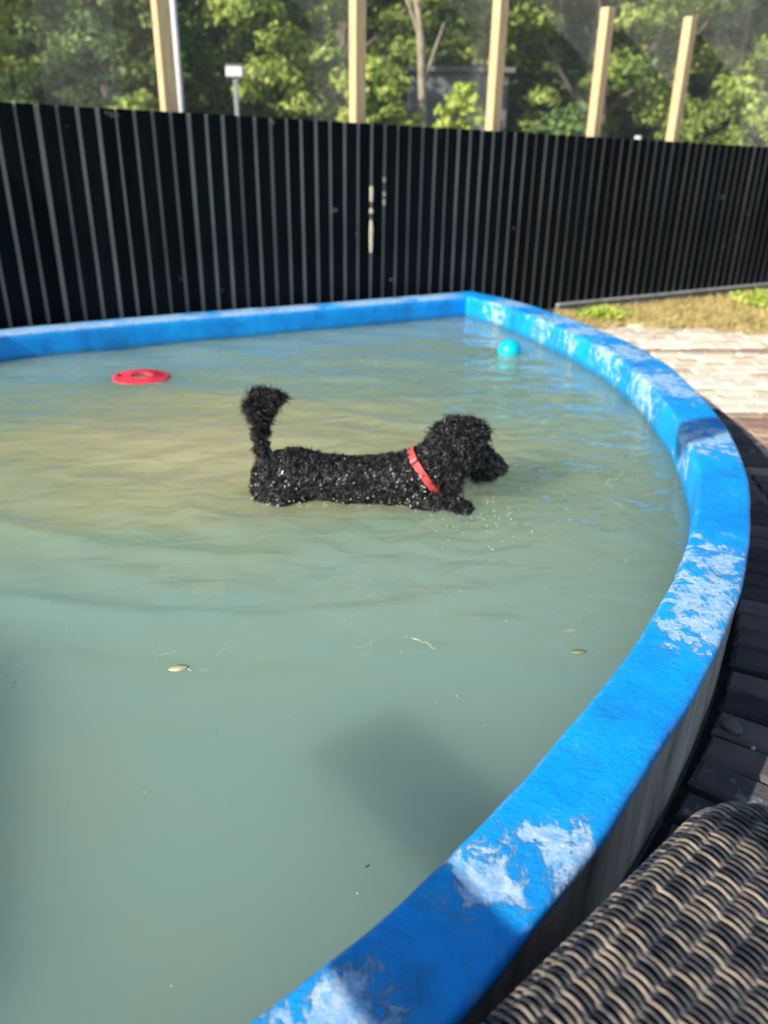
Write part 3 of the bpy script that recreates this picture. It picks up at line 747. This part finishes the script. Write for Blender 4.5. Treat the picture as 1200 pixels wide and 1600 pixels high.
sk = body.modifiers.new('skin', 'SKIN'); sk.branch_smoothing = .6; sk.use_smooth_shade = True
for k, sv in zip(keys, me.skin_vertices[0].data):
    q = .8 if k in ('pelvis', 'rump', 'loin', 'belly', 'ribs', 'chest', 'neck0', 'neck1', 'skull', 'brow') else 1.10; sv.radius = (J[k][4] * q, J[k][3] * q); sv.use_root = (k == 'pelvis')
sb = body.modifiers.new('sub', 'SUBSURF'); sb.levels = 3; sb.render_levels = 3
dg = bpy.context.evaluated_depsgraph_get(); ev = body.evaluated_get(dg); limb = bpy.data.meshes.new_from_object(ev)
bm = bmesh.new(); bm.from_mesh(limb)
SPN = [(-.43, .248, .102), (-.36, .258, .110), (-.25, .250, .098), (-.14, .238, .097), (.0, .236, .108), (.09, .248, .114), (.15, .275, .104), (.195, .330, .084), (.235, .378, .082), (.285, .415, .090)]
sph = []
for (xa, za, ra), (xb, zb_, rb) in zip(SPN[:-1], SPN[1:]):
    nn_s = max(2, int((xb - xa) / .018))
    for q in range(nn_s):
        t = q / nn_s; r_ = ra + (rb - ra) * t; sph.append((xa + (xb - xa) * t, -.003, za + (zb_ - za) * t, r_, r_ * 1.04, r_, 0))
for (x, y, z, rx, ry, rz_, tl) in sph + [(.285, -.008, .415, .086, .086, .086, 0), (.325, -.01, .422, .068, .074, .072, .1), (.352, -.01, .440, .040, .056, .042, 0),
        (.385, -.012, .352, .056, .046, .050, .5), (.425, -.014, .333, .048, .036, .034, .55), (.462, -.015, .314, .026, .025, .023, .5),
        (.400, -.012, .295, .05, .034, .030, .3), (-.45, -.055, .215, .082, .058, .085, 0), (-.45, .055, .215, .082, .058, .085, 0), (.125, -.07, .205, .078, .052, .078, 0)]:
    T_ = Matrix.Translation((x, y, z + ZB)) @ Matrix.Rotation(tl, 4, 'Y') @ Matrix.Diagonal((rx, ry, rz_, 1))
    bmesh.ops.create_icosphere(bm, subdivisions=3, radius=1, matrix=T_)
me2 = bpy.data.meshes.new('body'); bm.to_mesh(me2); bm.free()
body.modifiers.clear(); body.data = me2
rm = body.modifiers.new('remesh', 'REMESH'); rm.mode = 'VOXEL'; rm.voxel_size = .0065; rm.use_smooth_shade = True
sm = body.modifiers.new('smooth', 'SMOOTH'); sm.factor = .6; sm.iterations = 5
dg = bpy.context.evaluated_depsgraph_get(); ev = body.evaluated_get(dg); bmesh_ = bpy.data.meshes.new_from_object(ev); bmesh_.name = 'body'
body.modifiers.clear(); body.data = bmesh_
bmesh_.materials.clear(); bmesh_.materials.append(M['fur'])
# curly relief
nv = len(bmesh_.vertices)
nrmv = [v.normal.copy() for v in bmesh_.vertices]
for v, nn in zip(bmesh_.vertices, nrmv):
    c = v.co; q = noise.noise(c * 38) * .005 + noise.noise(c * 12) * .004
    v.co = c + nn * q
for p in bmesh_.polygons: p.use_smooth = True
# coat: short tight curls on the trunk, shaggy locks on head, ears and tail
bmesh_.calc_loop_triangles()
tri = bmesh_.loop_triangles; VC = np.array([v.co[:] for v in bmesh_.vertices]); VN = np.array([v.normal[:] for v in bmesh_.vertices])
T = np.array([t.vertices[:] for t in tri]); ar = np.array([t.area for t in tri]); 
cen = VC[T].mean(1)
headm = (cen[:, 0] > .19) & (cen[:, 2] > .42) ; tailm = (cen[:, 0] < -.43) & (cen[:, 2] > .60)
wgt = ar * np.where(cen[:, 2] < .33, .12, 1) * np.where(headm, 2.2, 1) * np.where(tailm, 5.0, 1); wgt /= wgt.sum()
NL = 26000; pick = rng.choice(len(T), NL, p=wgt)
uu = rng.random((NL, 2)); fl = uu.sum(1) > 1; uu[fl] = 1 - uu[fl]
Pp = VC[T[pick, 0]] * (1 - uu.sum(1))[:, None] + VC[T[pick, 1]] * uu[:, :1] + VC[T[pick, 2]] * uu[:, 1:]
Nn_ = VN[T[pick]].mean(1); Nn_ /= np.linalg.norm(Nn_, axis=1)[:, None]
def locks(P, Nr, L, R, curl, grav, name, sd):
    r = np.random.default_rng(sd); n = len(P); nseg = 4
    # neighbouring locks lean together in clumps
    cl_ = np.stack([np.sin(P[:, 0] * 140 + 3 * np.sin(P[:, 2] * 90)), np.sin(P[:, 1] * 130 + 2 * np.sin(P[:, 0] * 110)), np.sin(P[:, 2] * 150 + 3 * np.sin(P[:, 0] * 80 + 1))], 1)
    Nr = Nr + cl_ * .42; Nr = Nr / np.linalg.norm(Nr, axis=1)[:, None]
    L = L * (1 + .45 * np.sin(P[:, 0] * 95 + P[:, 2] * 120 + 2 * np.sin(P[:, 1] * 100)))
    t = np.cross(Nr, r.normal(size=(n, 3))); t /= np.linalg.norm(t, axis=1)[:, None] + 1e-9; b = np.cross(Nr, t)
    V = np.zeros((n, nseg + 1, 3, 3)); ph = r.uniform(0, 2 * PI, n)
    for s in range(nseg + 1):
        u = s / nseg
        c = P + Nr * (L * (u - curl * u * u * .5))[:, None] + t * (L * curl * u * u * .8)[:, None] + b * (L * curl * .35 * np.sin(u * 5 + ph))[:, None]
        c[:, 2] -= L * grav * u * u
        rad = R * (1 - u ** 2) * (1.0 if s else .8) + .0004
        for k_ in range(3):
            a = 2 * PI * k_ / 3
            V[:, s, k_] = c + (t * math.cos(a) + b * math.sin(a)) * rad[:, None]
    Fq = []
    base = (np.arange(n) * (nseg + 1) * 3)[:, None]
    for s in range(nseg):
        for k_ in range(3):
            Fq.append(base + np.array([s * 3 + k_, s * 3 + (k_ + 1) % 3, (s + 1) * 3 + (k_ + 1) % 3, (s + 1) * 3 + k_]))
    Fq = np.concatenate(Fq)
    me = quick_quads(name, V.reshape(-1, 3), M['fur'], F=Fq)
    me.polygons.foreach_set('use_smooth', [True] * len(me.polygons))
    return tag(link(bpy.data.objects.new(name, me), dog), kind='stuff')
hm = (Pp[:, 0] > .185) & (Pp[:, 2] > .47 + 0 * Pp[:, 0]) ; mz = (Pp[:, 0] > .375)
tm = (Pp[:, 0] < -.43) & (Pp[:, 2] > .62)
bd = ~hm & ~tm
z01 = np.clip((Pp[:, 2] - .62) / .2, 0, 1)
locks(Pp[bd], Nn_[bd], rng.uniform(.008, .017, bd.sum()), rng.uniform(.0022, .0044, bd.sum()), 1.5, .1, 'curly_coat', 1)
Lh = rng.uniform(.020, .05, hm.sum()) * np.where(mz[hm], .35, 1); locks(Pp[hm], Nn_[hm], Lh, rng.uniform(.0018, .0036, hm.sum()), .9, .25, 'head_hair', 2)
Lt = rng.uniform(.012, .05, tm.sum()) * (.35 + z01[tm] * .8); locks(Pp[tm], Nn_[tm] * .8 + np.array((-.05, 0, .25)), Lt, rng.uniform(.0012, .0026, tm.sum()), .5, -.1, 'tail_plume', 3)
# hanging ear: a shaped flap with long locks
for sgn, nm in ((-1, 'ear'), (1, 'ear')):
    V = []; F = []; n1, n2 = 12, 10
    for s in range(2):
        for j in range(n1):
            u = j / (n1 - 1)
            for i in range(n2):
                w = (i / (n2 - 1) - .5) * 2; wid = .046 * math.sin(PI * min(1, .22 + u * .72)) + .012
                x = .268 - .006 * u + w * wid; z = .455 - u * .205; yy = sgn * (.078 + .022 * math.sin(u * 2.4) - .02 * w * w - s * .012)
                V.append((x, yy - .008, z + ZB))
    for s in range(2):
        for j in range(n1 - 1):
            for i in range(n2 - 1):
                a = s * n1 * n2 + j * n2 + i; q = [a, a + 1, a + n2 + 1, a + n2]; F.append(q if s else q[::-1])
    rim = [j * n2 for j in range(n1)] + [(n1 - 1) * n2 + i for i in range(1, n2)] + [j * n2 + n2 - 1 for j in range(n1 - 2, -1, -1)] + [i for i in range(n2 - 2, 0, -1)]
    for a, b in zip(rim, rim[1:] + rim[:1]): F.append([a, b, b + n1 * n2, a + n1 * n2])
    ear = mesh_np(nm, V, F, M['fur'], dog, True)
    VE = np.array(V); k_ = rng.integers(0, len(V), 1500); P_ = VE[k_] + rng.normal(size=(1500, 3)) * .004
    Nr = np.stack([rng.normal(size=1500) * .35, sgn * (.5 + rng.random(1500)), -.7 * rng.random(1500)], 1); Nr /= np.linalg.norm(Nr, axis=1)[:, None]
    e2 = locks(P_, Nr, rng.uniform(.014, .034, 1500), rng.uniform(.0018, .0034, 1500), .8, .45, 'ear_hair', 5 + sgn); e2.parent = ear
# topknot and beard
def tuft(center, rad, n, L, dirv, name, sd, gr=.2):
    r = np.random.default_rng(sd); u = r.normal(size=(n, 3)); u /= np.linalg.norm(u, axis=1)[:, None]
    P_ = np.array(center) + np.array((0, 0, ZB)) + u * np.array(rad) * r.uniform(.5, 1, n)[:, None]
    Nr = u * .8 + np.array(dirv) + r.normal(size=(n, 3)) * .25; Nr /= np.linalg.norm(Nr, axis=1)[:, None]
    return locks(P_, Nr, r.uniform(L * .45, L, n), r.uniform(.0016, .0032, n), .7, gr, name, sd)
tuft((.318, -.008, .448), (.085, .072, .045), 3200, .040, (.1, 0, .35), 'topknot', 21, .05)
tuft((.350, -.01, .455), (.035, .055, .030), 1300, .030, (.35, 0, .5), 'brow_hair', 27, .1)
tuft((.395, -.01, .283), (.045, .030, .020), 700, .026, (.1, 0, -.7), 'beard', 22, .3)
tuft((.270, -.01, .275), (.045, .06, .05), 1200, .035, (0, 0, -.8), 'throat_hair', 23, .4)
tuft((-.482, 0, .545), (.044, .034, .050), 2600, .058, (-.35, 0, .45), 'tail_tuft', 24, .1)
tuft((-.445, 0, .572), (.040, .026, .026), 1100, .050, (.7, 0, .5), 'tail_tuft', 26, .1)
tuft((-.492, 0, .430), (.022, .02, .07), 1500, .032, (-.45, 0, -.35), 'tail_stem_hair', 25, .2)
# nose, eyes, mouth line, collar
bm = bmesh.new(); bmesh.ops.create_uvsphere(bm, u_segments=16, v_segments=10, radius=1); bmesh.ops.scale(bm, vec=(.015, .019, .014), verts=bm.verts)
o = bm_obj('nose', bm, M['nose'], dog, True); o.location = (.474, -.015, .308 + ZB)
for s in (-1, 1):
    bm = bmesh.new(); bmesh.ops.create_uvsphere(bm, u_segments=12, v_segments=8, radius=.010); o = bm_obj('eye', bm, M['eye'], dog, True); o.location = (.384, -.010 + s * .048, .390 + ZB)
bm = bmesh.new(); add_box(bm, (.425, -.014, .284 + ZB), (.06, .05, .006), 0, .002); bm_obj('mouth', bm, M['nose'], dog)
nd = Vector((.80, 0, .60)); ud = Vector((-.60, 0, .80)); cc = Vector((.170, -.002, .283 + ZB)); V = []; F = []; n = 56
for j, (h, t) in enumerate(((-.014, 0), (-.014, .005), (.014, .005), (.014, 0))):
    for i in range(n):
        a = 2 * PI * i / n; wob = 1 + .03 * math.sin(3 * a + 1); r1, r2 = (.116 + t) * wob, (.114 + t) * wob
        V.append(tuple(cc + ud * math.sin(a) * r1 + Vector((0, 1, 0)) * math.cos(a) * r2 + nd * h))
for j in range(4):
    for i in range(n): F.append([j * n + i, j * n + (i + 1) % n, ((j + 1) % 4) * n + (i + 1) % n, ((j + 1) % 4) * n + i])
col = mesh_np('collar', V, F, M['collar'], None); col.location = (0, DY, -.25); tag(col, 'coral pink webbing collar round the neck of the black dog', 'collar')
bm = bmesh.new(); add_box(bm, (0, 0, 0), (.03, .010, .036), 0, .003); o = bm_obj('buckle', bm, simple('pale_pink_plastic', (.8, .22, .24), .35), col)
o.location = cc + ud * .092 + Vector((0, -.082, 0)) ; o.rotation_euler = (.8, -.64, 0)

# a few rings of disturbed water
# beads of water caught in the flank
sel = np.where((VN[:, 1] < -.35) & (VC[:, 2] > .43) & (VC[:, 2] < .56) & (VC[:, 0] > -.52) & (VC[:, 0] < .22))[0]
BEADS = [(VC[i] + VN[i] * .012 + np.array((0, DY, -.25))) for i in rng.choice(sel, 110) if rng.random() < (1.0 if VC[i][2] < .48 or VC[i][0] > .08 else .3)]
# splashes by the paw and bright drops, floating bits
def drops(name, pts, mat):
    mb = MB()
    for (x, y, z, r) in pts:
        bm_ = bmesh.new(); bmesh.ops.create_icosphere(bm_, subdivisions=1, radius=r)
        mb.add([(v.co.x + x, v.co.y * 1.0 + y, v.co.z * .6 + z) for v in bm_.verts], [[v.index for v in f.verts] for f in bm_.faces]); bm_.free()
    return mb.build(name, mat, None, True)
pts = []
for _ in range(70):
    x, y = random.gauss(.36, .10), random.gauss(2.62, .12); pts.append((x, y, WATER + wave_h(x, y) + random.uniform(0, .012), random.uniform(.0012, .0032)))
for _ in range(40):
    x = random.uniform(-.5, .25); y = 2.735 + random.uniform(-.012, .01); pts.append((x, y, WATER + random.uniform(.0, .016), random.uniform(.0012, .0035)))
for _ in range(60):
    x = random.uniform(-.2, .75); y = random.uniform(1.7, 3.8); pts.append((x, y, WATER + wave_h(x, y), random.uniform(.001, .002)))
bd_ = drops('water_beads', [(*b, random.uniform(.0018, .0042)) for b in BEADS], M['foam']); tag(bd_, kind='stuff'); bd_.parent = dog; bd_.location = (0, -DY, .25)
tag(drops('water_drops', pts, M['foam']), kind='stuff')
pts = []
for _ in range(60):
    x, y = random.uniform(-1.3, .5), random.uniform(.8, 2.2); pts.append((x, y, WATER + wave_h(x, y), random.uniform(.0008, .002)))
tag(drops('floating_specks', pts[:30], M['foam']), kind='stuff'); tag(drops('floating_debris', pts[30:], M['fleck']), kind='stuff')
# little foam curls on the surface
def curl(cx, cy, L, seed, name='foam_curl'):
    r = random.Random(seed); mb = MB(); a = r.uniform(-.5, .9); x, y = cx, cy
    for k in range(int(L / .008)):
        a += r.uniform(-.7, .7); x += .008 * math.cos(a); y += .008 * math.sin(a); q = r.uniform(.0012, .003)
        V_, F_ = tube([(x, y, WATER + wave_h(x, y) - .001), (x + .009 * math.cos(a), y + .009 * math.sin(a), WATER + wave_h(x, y) - .0005)], [q, q * .7], 5); mb.add(V_, F_)
    return mb
FL = ['thin foam curl on the water just left of the cream leaf', 'thin foam curl right behind the cream leaf', 'thin foam curl just right of the cream leaf', 'longer wavy foam line in the open water in front of the dog',
      'thin foam curl nearest the left edge of the picture', 'long pale foam line on the water near the right inner wall']
for i, (x, y, L) in enumerate(((-.62, 1.72, .07), (-.55, 1.68, .06), (-.45, 1.73, .06), (.05, 1.85, .12), (-.95, 1.63, .06), (.95, 3.0, .14))):
    tag(curl(x, y, L, i).build('foam_curl', simple('pale_foam', (.42, .45, .36), .4, .1)), FL[i], 'foam', 'foam curls on the water')
def flat_leaf(x, y, L, w, rz, mat, lb, z=.002):
    V = []; n = 9
    for i in range(n):
        t = i / (n - 1); ww = w * math.sin(PI * t) ** .7 * .5 + .0004
        V += [(-L / 2 + L * t, -ww, .001), (-L / 2 + L * t, 0, .004 * math.sin(PI * t)), (-L / 2 + L * t, ww, .001)]
    F = []
    for i in range(n - 1):
        for k in range(2): a = i * 3 + k; F.append([a, a + 3, a + 4, a + 1])
    o = mesh_np('floating_leaf', V, F, mat, None, True); o.location = (x, y, WATER + wave_h(x, y) + z); o.rotation_euler = (0, 0, rz); tag(o, lb, 'leaf'); 
    md = o.modifiers.new('t', 'SOLIDIFY'); md.thickness = .001
flat_leaf(.545, 1.78, .045, .02, .1, M['yleaf'], 'olive leaf floating near the inside of the curved blue rim')
flat_leaf(-.535, 1.675, .055, .028, .3, simple('cream_leaf', (.50, .47, .30), .6), 'cream coloured leaf floating in the middle of the pool in front of the dog')
flat_leaf(-.02, 1.055, .012, .0035, .6, M['fleck'], 'tiny dark sliver floating beside the shadowed part of the rim')

# ------------------------------------------------------------ loose stones on the bricks
def pebble(x, y, r, sq, lb, mat, seed, z=.04):
    bm = bmesh.new(); bmesh.ops.create_icosphere(bm, subdivisions=3, radius=1)
    for v in bm.verts:
        q = 1 + .22 * noise.noise(v.co * 1.4 + Vector((seed, 0, 0))) + .05 * noise.noise(v.co * 5); v.co = Vector((v.co.x * r * q, v.co.y * r * .85 * q, v.co.z * r * sq * q))
    o = bm_obj('pebble', bm, mat, None, True); o.location = (x, y, z + r * sq * .6); o.rotation_euler = (.1, .1, seed); tag(o, lb, 'stone')
pebble(.937, 1.64, .031, .55, 'rounded grey green pebble lying on the dark bricks beside the pool wall', M['rock'], 2.0)
pebble(.965, 1.565, .007, .6, 'tiny pale chip of stone just below the larger grey pebble', M['grit'], 4.0)
pts = []
for _ in range(260):
    i = random.randrange(ib + 100, i1); e = abs(random.gauss(0, .02)) + .004 if random.random() < .6 else random.uniform(.02, .5); p = LP[i] + LN[i] * e
    if p[1] > .7: pts.append((p[0], p[1], .04 if e > .03 else .01, random.uniform(.0012, .0035)))
tag(drops('loose_grit', pts, simple('grey_grit', (.14, .14, .14), .9, .5, 30)), kind='stuff')

# ------------------------------------------------------------ woven seat
UD = Vector((.745, .667, 0)); VD = Vector((.667, -.745, 0)); O0 = Vector((.144, .615, 0)) + UD * .014 - VD * .010
U0, U1, W_, CR, ZT = -.32, .655, .66, .165, .440
seat = empty('woven_seat', (0, 0, 0)); tag(seat, 'dark and beige woven rattan seat with rounded edges close beside the pool wall', 'chair')
def vlim(u):
    """left and right limits of the rounded outline at u"""
    a = 0
    for e in (U0, U1):
        dd = abs(e - u)
        if dd < CR: a = CR - math.sqrt(max(0, CR * CR - (CR - dd) ** 2))
    return a, W_ - a
def drop_u(u):
    dd = min(U1 - u, u - U0); R_ = .13
    if dd < R_: return (R_ - math.sqrt(max(0, R_ * R_ - (R_ - dd) ** 2))) * .42
    return 0
EDGE = .05
def path(u):
    a, b = vlim(u); zt = ZT - drop_u(u); R_ = min(EDGE, (b - a) * .35); pts = []
    for k in range(9): pts.append((a, .09 + (zt - R_ - .09) * k / 9))
    for k in range(9):
        th = PI / 2 * k / 8; pts.append((a + R_ - R_ * math.cos(th), zt - R_ + R_ * math.sin(th)))
    nn = max(2, int((b - a - 2 * R_) / .0075))
    for k in range(1, nn): 
        t = k / nn; v = a + R_ + (b - a - 2 * R_) * t; pts.append((v, zt + .006 * math.sin(PI * (v / W_)) - .010 * math.sin(PI * v / W_) ** 2))
    for k in range(9):
        th = PI / 2 * (1 - k / 8); pts.append((b - R_ + R_ * math.cos(th), zt - R_ + R_ * math.sin(th)))
    for k in range(1, 10): pts.append((b, zt - R_ - (zt - R_ - .09) * k / 9))
    return pts
STAKE = .039; PIT = .0061
u = U0 + .012; si = 0
while u < U1 - .004:
    pts = path(u); acc = 0; V = []; F = []; w = .0033; h = .0019
    # resample by arc length
    L = [0]
    for p, q in zip(pts[:-1], pts[1:]): L.append(L[-1] + math.hypot(q[0] - p[0], q[1] - p[1]))
    tot = L[-1]; ns = int(tot / .0062); rs = []; k = 0
    mid = tot / 2; seg_ = 0
    for i in range(ns + 1):
        s = tot * i / ns
        while seg_ < len(L) - 2 and L[seg_ + 1] < s: seg_ += 1
        t = (s - L[seg_]) / max(1e-9, L[seg_ + 1] - L[seg_]); p = pts[seg_]; q = pts[seg_ + 1]
        tx, tz = q[0] - p[0], q[1] - p[1]; ln = math.hypot(tx, tz) or 1; nx, nz = -tz / ln, tx / ln
        ph = PI * (s - mid) / STAKE + (si % 2) * PI + .25
        jit = .0006 * noise.noise(Vector((u * 90, s * 14, 1)))
        o_ = .0043 * math.sin(ph + .35 * noise.noise(Vector((u * 60, s * 5, 4)))) * (1 if math.sin(ph) > 0 else .75)
        du = .0015 * math.cos(ph * 1.0) + jit * 3
        v_, z_ = p[0] + tx * t, p[1] + tz * t
        c = O0 + UD * (u + du) + VD * (v_ + nx * o_) + Vector((0, 0, z_ + nz * o_))
        nrm = VD * nx + Vector((0, 0, nz))
        for (a_, b_) in ((-1, -.3), (-.62, .75), (0, 1), (.62, .75), (1, -.3)):
            V.append(tuple(c + UD * (w * a_) + nrm * (h * b_)))
    n5 = len(V) // 5
    for i in range(n5 - 1):
        for k in range(4): F.append([i * 5 + k, i * 5 + k + 1, i * 5 + k + 6, i * 5 + k + 5])
        F.append([i * 5 + 4, i * 5, i * 5 + 5, i * 5 + 9])
    F.append([0, 1, 2, 3, 4]); F.append([(n5 - 1) * 5 + k for k in (4, 3, 2, 1, 0)])
    mesh_np('cane_strand', V, F, M['cane'], seat, True)
    u += PIT; si += 1
# dark shell under the weave
V = []; F = []; us = np.linspace(U0 + .004, U1 - .004, 60); first = None
for u in us:
    pts = path(u); m_ = len(pts)
    L = [0]
    for p, q in zip(pts[:-1], pts[1:]): L.append(L[-1] + math.hypot(q[0] - p[0], q[1] - p[1]))
    for i in range(41):
        s = L[-1] * i / 40; j = min(len(L) - 2, max(0, bisect(L, s) - 1)); t = (s - L[j]) / max(1e-9, L[j + 1] - L[j]); p, q = pts[j], pts[j + 1]
        v_ = p[0] + (q[0] - p[0]) * t; z_ = p[1] + (q[1] - p[1]) * t
        v_ = W_ / 2 + (v_ - W_ / 2) * .978 ; z_ = z_ - .0065
        V.append(tuple(O0 + UD * u + VD * v_ + Vector((0, 0, z_))))
for a in range(59):
    for i in range(40): F.append([a * 41 + i, a * 41 + i + 1, (a + 1) * 41 + i + 1, (a + 1) * 41 + i])
F.append(list(range(41))); F.append([59 * 41 + i for i in range(40, -1, -1)])
mesh_np('seat_shell', V, F, M['under'], seat, True)
for uu_, vv_ in ((U0 + .14, .07), (U1 - .16, .07), (U0 + .14, W_ - .07), (U1 - .16, W_ - .07)):
    c = O0 + UD * uu_ + VD * vv_; V_, F_ = tube([(c.x, c.y, .035), (c.x, c.y, .14)], [.018, .022], 12); mesh_np('leg', V_, F_, M['under'], seat, True)

# ------------------------------------------------------------ shadow casters added out of view to throw the shadows seen in the frame
pg = empty('handrail_shadow_caster', (-.5, -1.4, 0)); tag(pg, 'unseen dark timber board on posts, added left behind the viewpoint to shade the rim', 'shadow_rail')  # added unseen to cast the dark band across the near rim
nv_ = Vector((.793, .61, 0)); dv = Vector((.61, -.793, 0)); BZ = 1.02; tt = (BZ - .357) / math.tan(math.radians(SUN_EL))
base = nv_ * .52 - Vector((-SX, -SY, 0)) * tt; b0 = base - dv * 1.18; b1 = base + dv * 1.6; mid_ = (b0 + b1) / 2 - pg.location
bm = bmesh.new(); add_box(bm, (mid_.x, mid_.y, BZ), (2.78, .19, .045), math.atan2(dv.y, dv.x), .004); bm_obj('top_board', bm, M['darkw'], pg)
for q in (.45, 1.5):
    b = base + dv * q - pg.location; bm = bmesh.new(); add_box(bm, (b.x, b.y, .497), (.09, .09, .99), math.atan2(dv.y, dv.x), .004); bm_obj('post', bm, M['darkw'], pg)
LZ = 3.0; tt = (LZ - .357) / math.tan(math.radians(SUN_EL)); lc = Vector((1.36, 3.24, LZ)) + Vector((SX, SY, 0)) * tt
ts = empty('table_shadow_caster', (-.67, -.49, 0)); tag(ts, 'unseen dark timber top on a pedestal, added left of the viewpoint to shade bricks and seat', 'shadow_table')  # unseen, added to darken the bricks and far corner of the seat
aa = Vector((.79, .613, 0)); cv_ = Vector((.613, -.79, 0)); ctr = aa * -.83 + cv_ * -.17 - ts.location; ra_ = math.atan2(.613, .79)
bm = bmesh.new(); add_box(bm, (ctr.x, ctr.y, 1.6), (.50, .76, .03), ra_, .004); bm_obj('top', bm, M['darkw'], ts)
q = ctr + cv_ * .36; bm = bmesh.new(); add_box(bm, (q.x, q.y, .79), (.05, .05, 1.58), ra_, .003); bm_obj('pedestal', bm, M['darkw'], ts)
bm = bmesh.new(); add_box(bm, (q.x, q.y, .02), (.4, .4, .04), ra_, .003); bm_obj('foot', bm, M['darkw'], ts)
ws = empty('lantern_shadow_caster'); tag(ws, 'unseen cord with two dark paper shapes, added high over the pool to shade the rim', 'shadow_lanterns')  # put in out of view to drop a shadow patch on the right rim
ca = lc + Vector((-3.6, 2.2, .35)); cb_ = lc + Vector((3.2, -3.2, .35)); V_, F_ = tube([tuple(ca), tuple(lc + Vector((0, 0, .2))), tuple(lc + Vector((1.5, -1.5, .24))), tuple(cb_)], .003, 4); mesh_np('cord', V_, F_, M['darkw'], ws)
for q in (lc, lc + Vector((1.5, -1.5, .04))):
    V_, F_ = tube([tuple(q + Vector((0, 0, z))) for z in (-.15, -.13, -.07, 0, .07, .13, .16)], [.03, .07, .095, .10, .095, .07, .03], 14); mesh_np('shadow_lantern', V_, F_, M['darkw'], ws, True)
for c in (ca, cb_):
    V_, F_ = tube([(c.x, c.y, 0), (c.x, c.y, c.z)], .03, 8); mesh_np('pole', V_, F_, M['grey'], ws)
ps = empty('parasol_shadow_caster', (-5.15, -1.75, 0)); tag(ps, 'unseen open cream canopy, added left of the viewpoint to shade the water', 'parasol_shadow_caster')  # unseen, added to shade the left side of the water
V = [(0, 0, 2.95)]; F = []; n = 8
for i in range(n): a = 2 * PI * i / n; V += [(1.25 * math.cos(a), 1.25 * math.sin(a), 2.5)]
F = [[0, 1 + i, 1 + (i + 1) % n] for i in range(n)]; cv = mesh_np('canopy', V, F, M['canvas'], ps); md = cv.modifiers.new('t', 'SOLIDIFY'); md.thickness = .01
V_, F_ = tube([(0, 0, 0), (0, 0, 3.0)], [.024, .022], 10); mesh_np('pole', V_, F_, M['white'], ps)
for i in range(n): a = 2 * PI * i / n; V_, F_ = tube([(0, 0, 2.9), (1.22 * math.cos(a), 1.22 * math.sin(a), 2.47)], .008, 5); mesh_np('rib', V_, F_, M['white'], ps)
bm = bmesh.new(); add_box(bm, (0, 0, .04), (.5, .5, .08), 0, .01); bm_obj('base', bm, M['kick'], ps)
cb = empty('screen_shadow_caster', (-4.02, 4.14, 0), fz); tag(cb, 'unseen dark slatted panel, added at the left fence to shade rim and boards', 'shadow_screen')  # added outside the view to shade the left rim end and fence
for i in range(9):
    bm = bmesh.new(); add_box(bm, (-.06 - i * .12, .03, 1.25), (.119, .03, 2.3), 0, .003); bm_obj('slat', bm, M['darkw'], cb)
for z in (.3, 2.2):
    bm = bmesh.new(); add_box(bm, (-.54, .062, z), (1.08, .03, .08), 0, .003); bm_obj('rail', bm, M['darkw'], cb)
print('bricks', nb, 'children of paving', len(pav.children), 'cane', si)
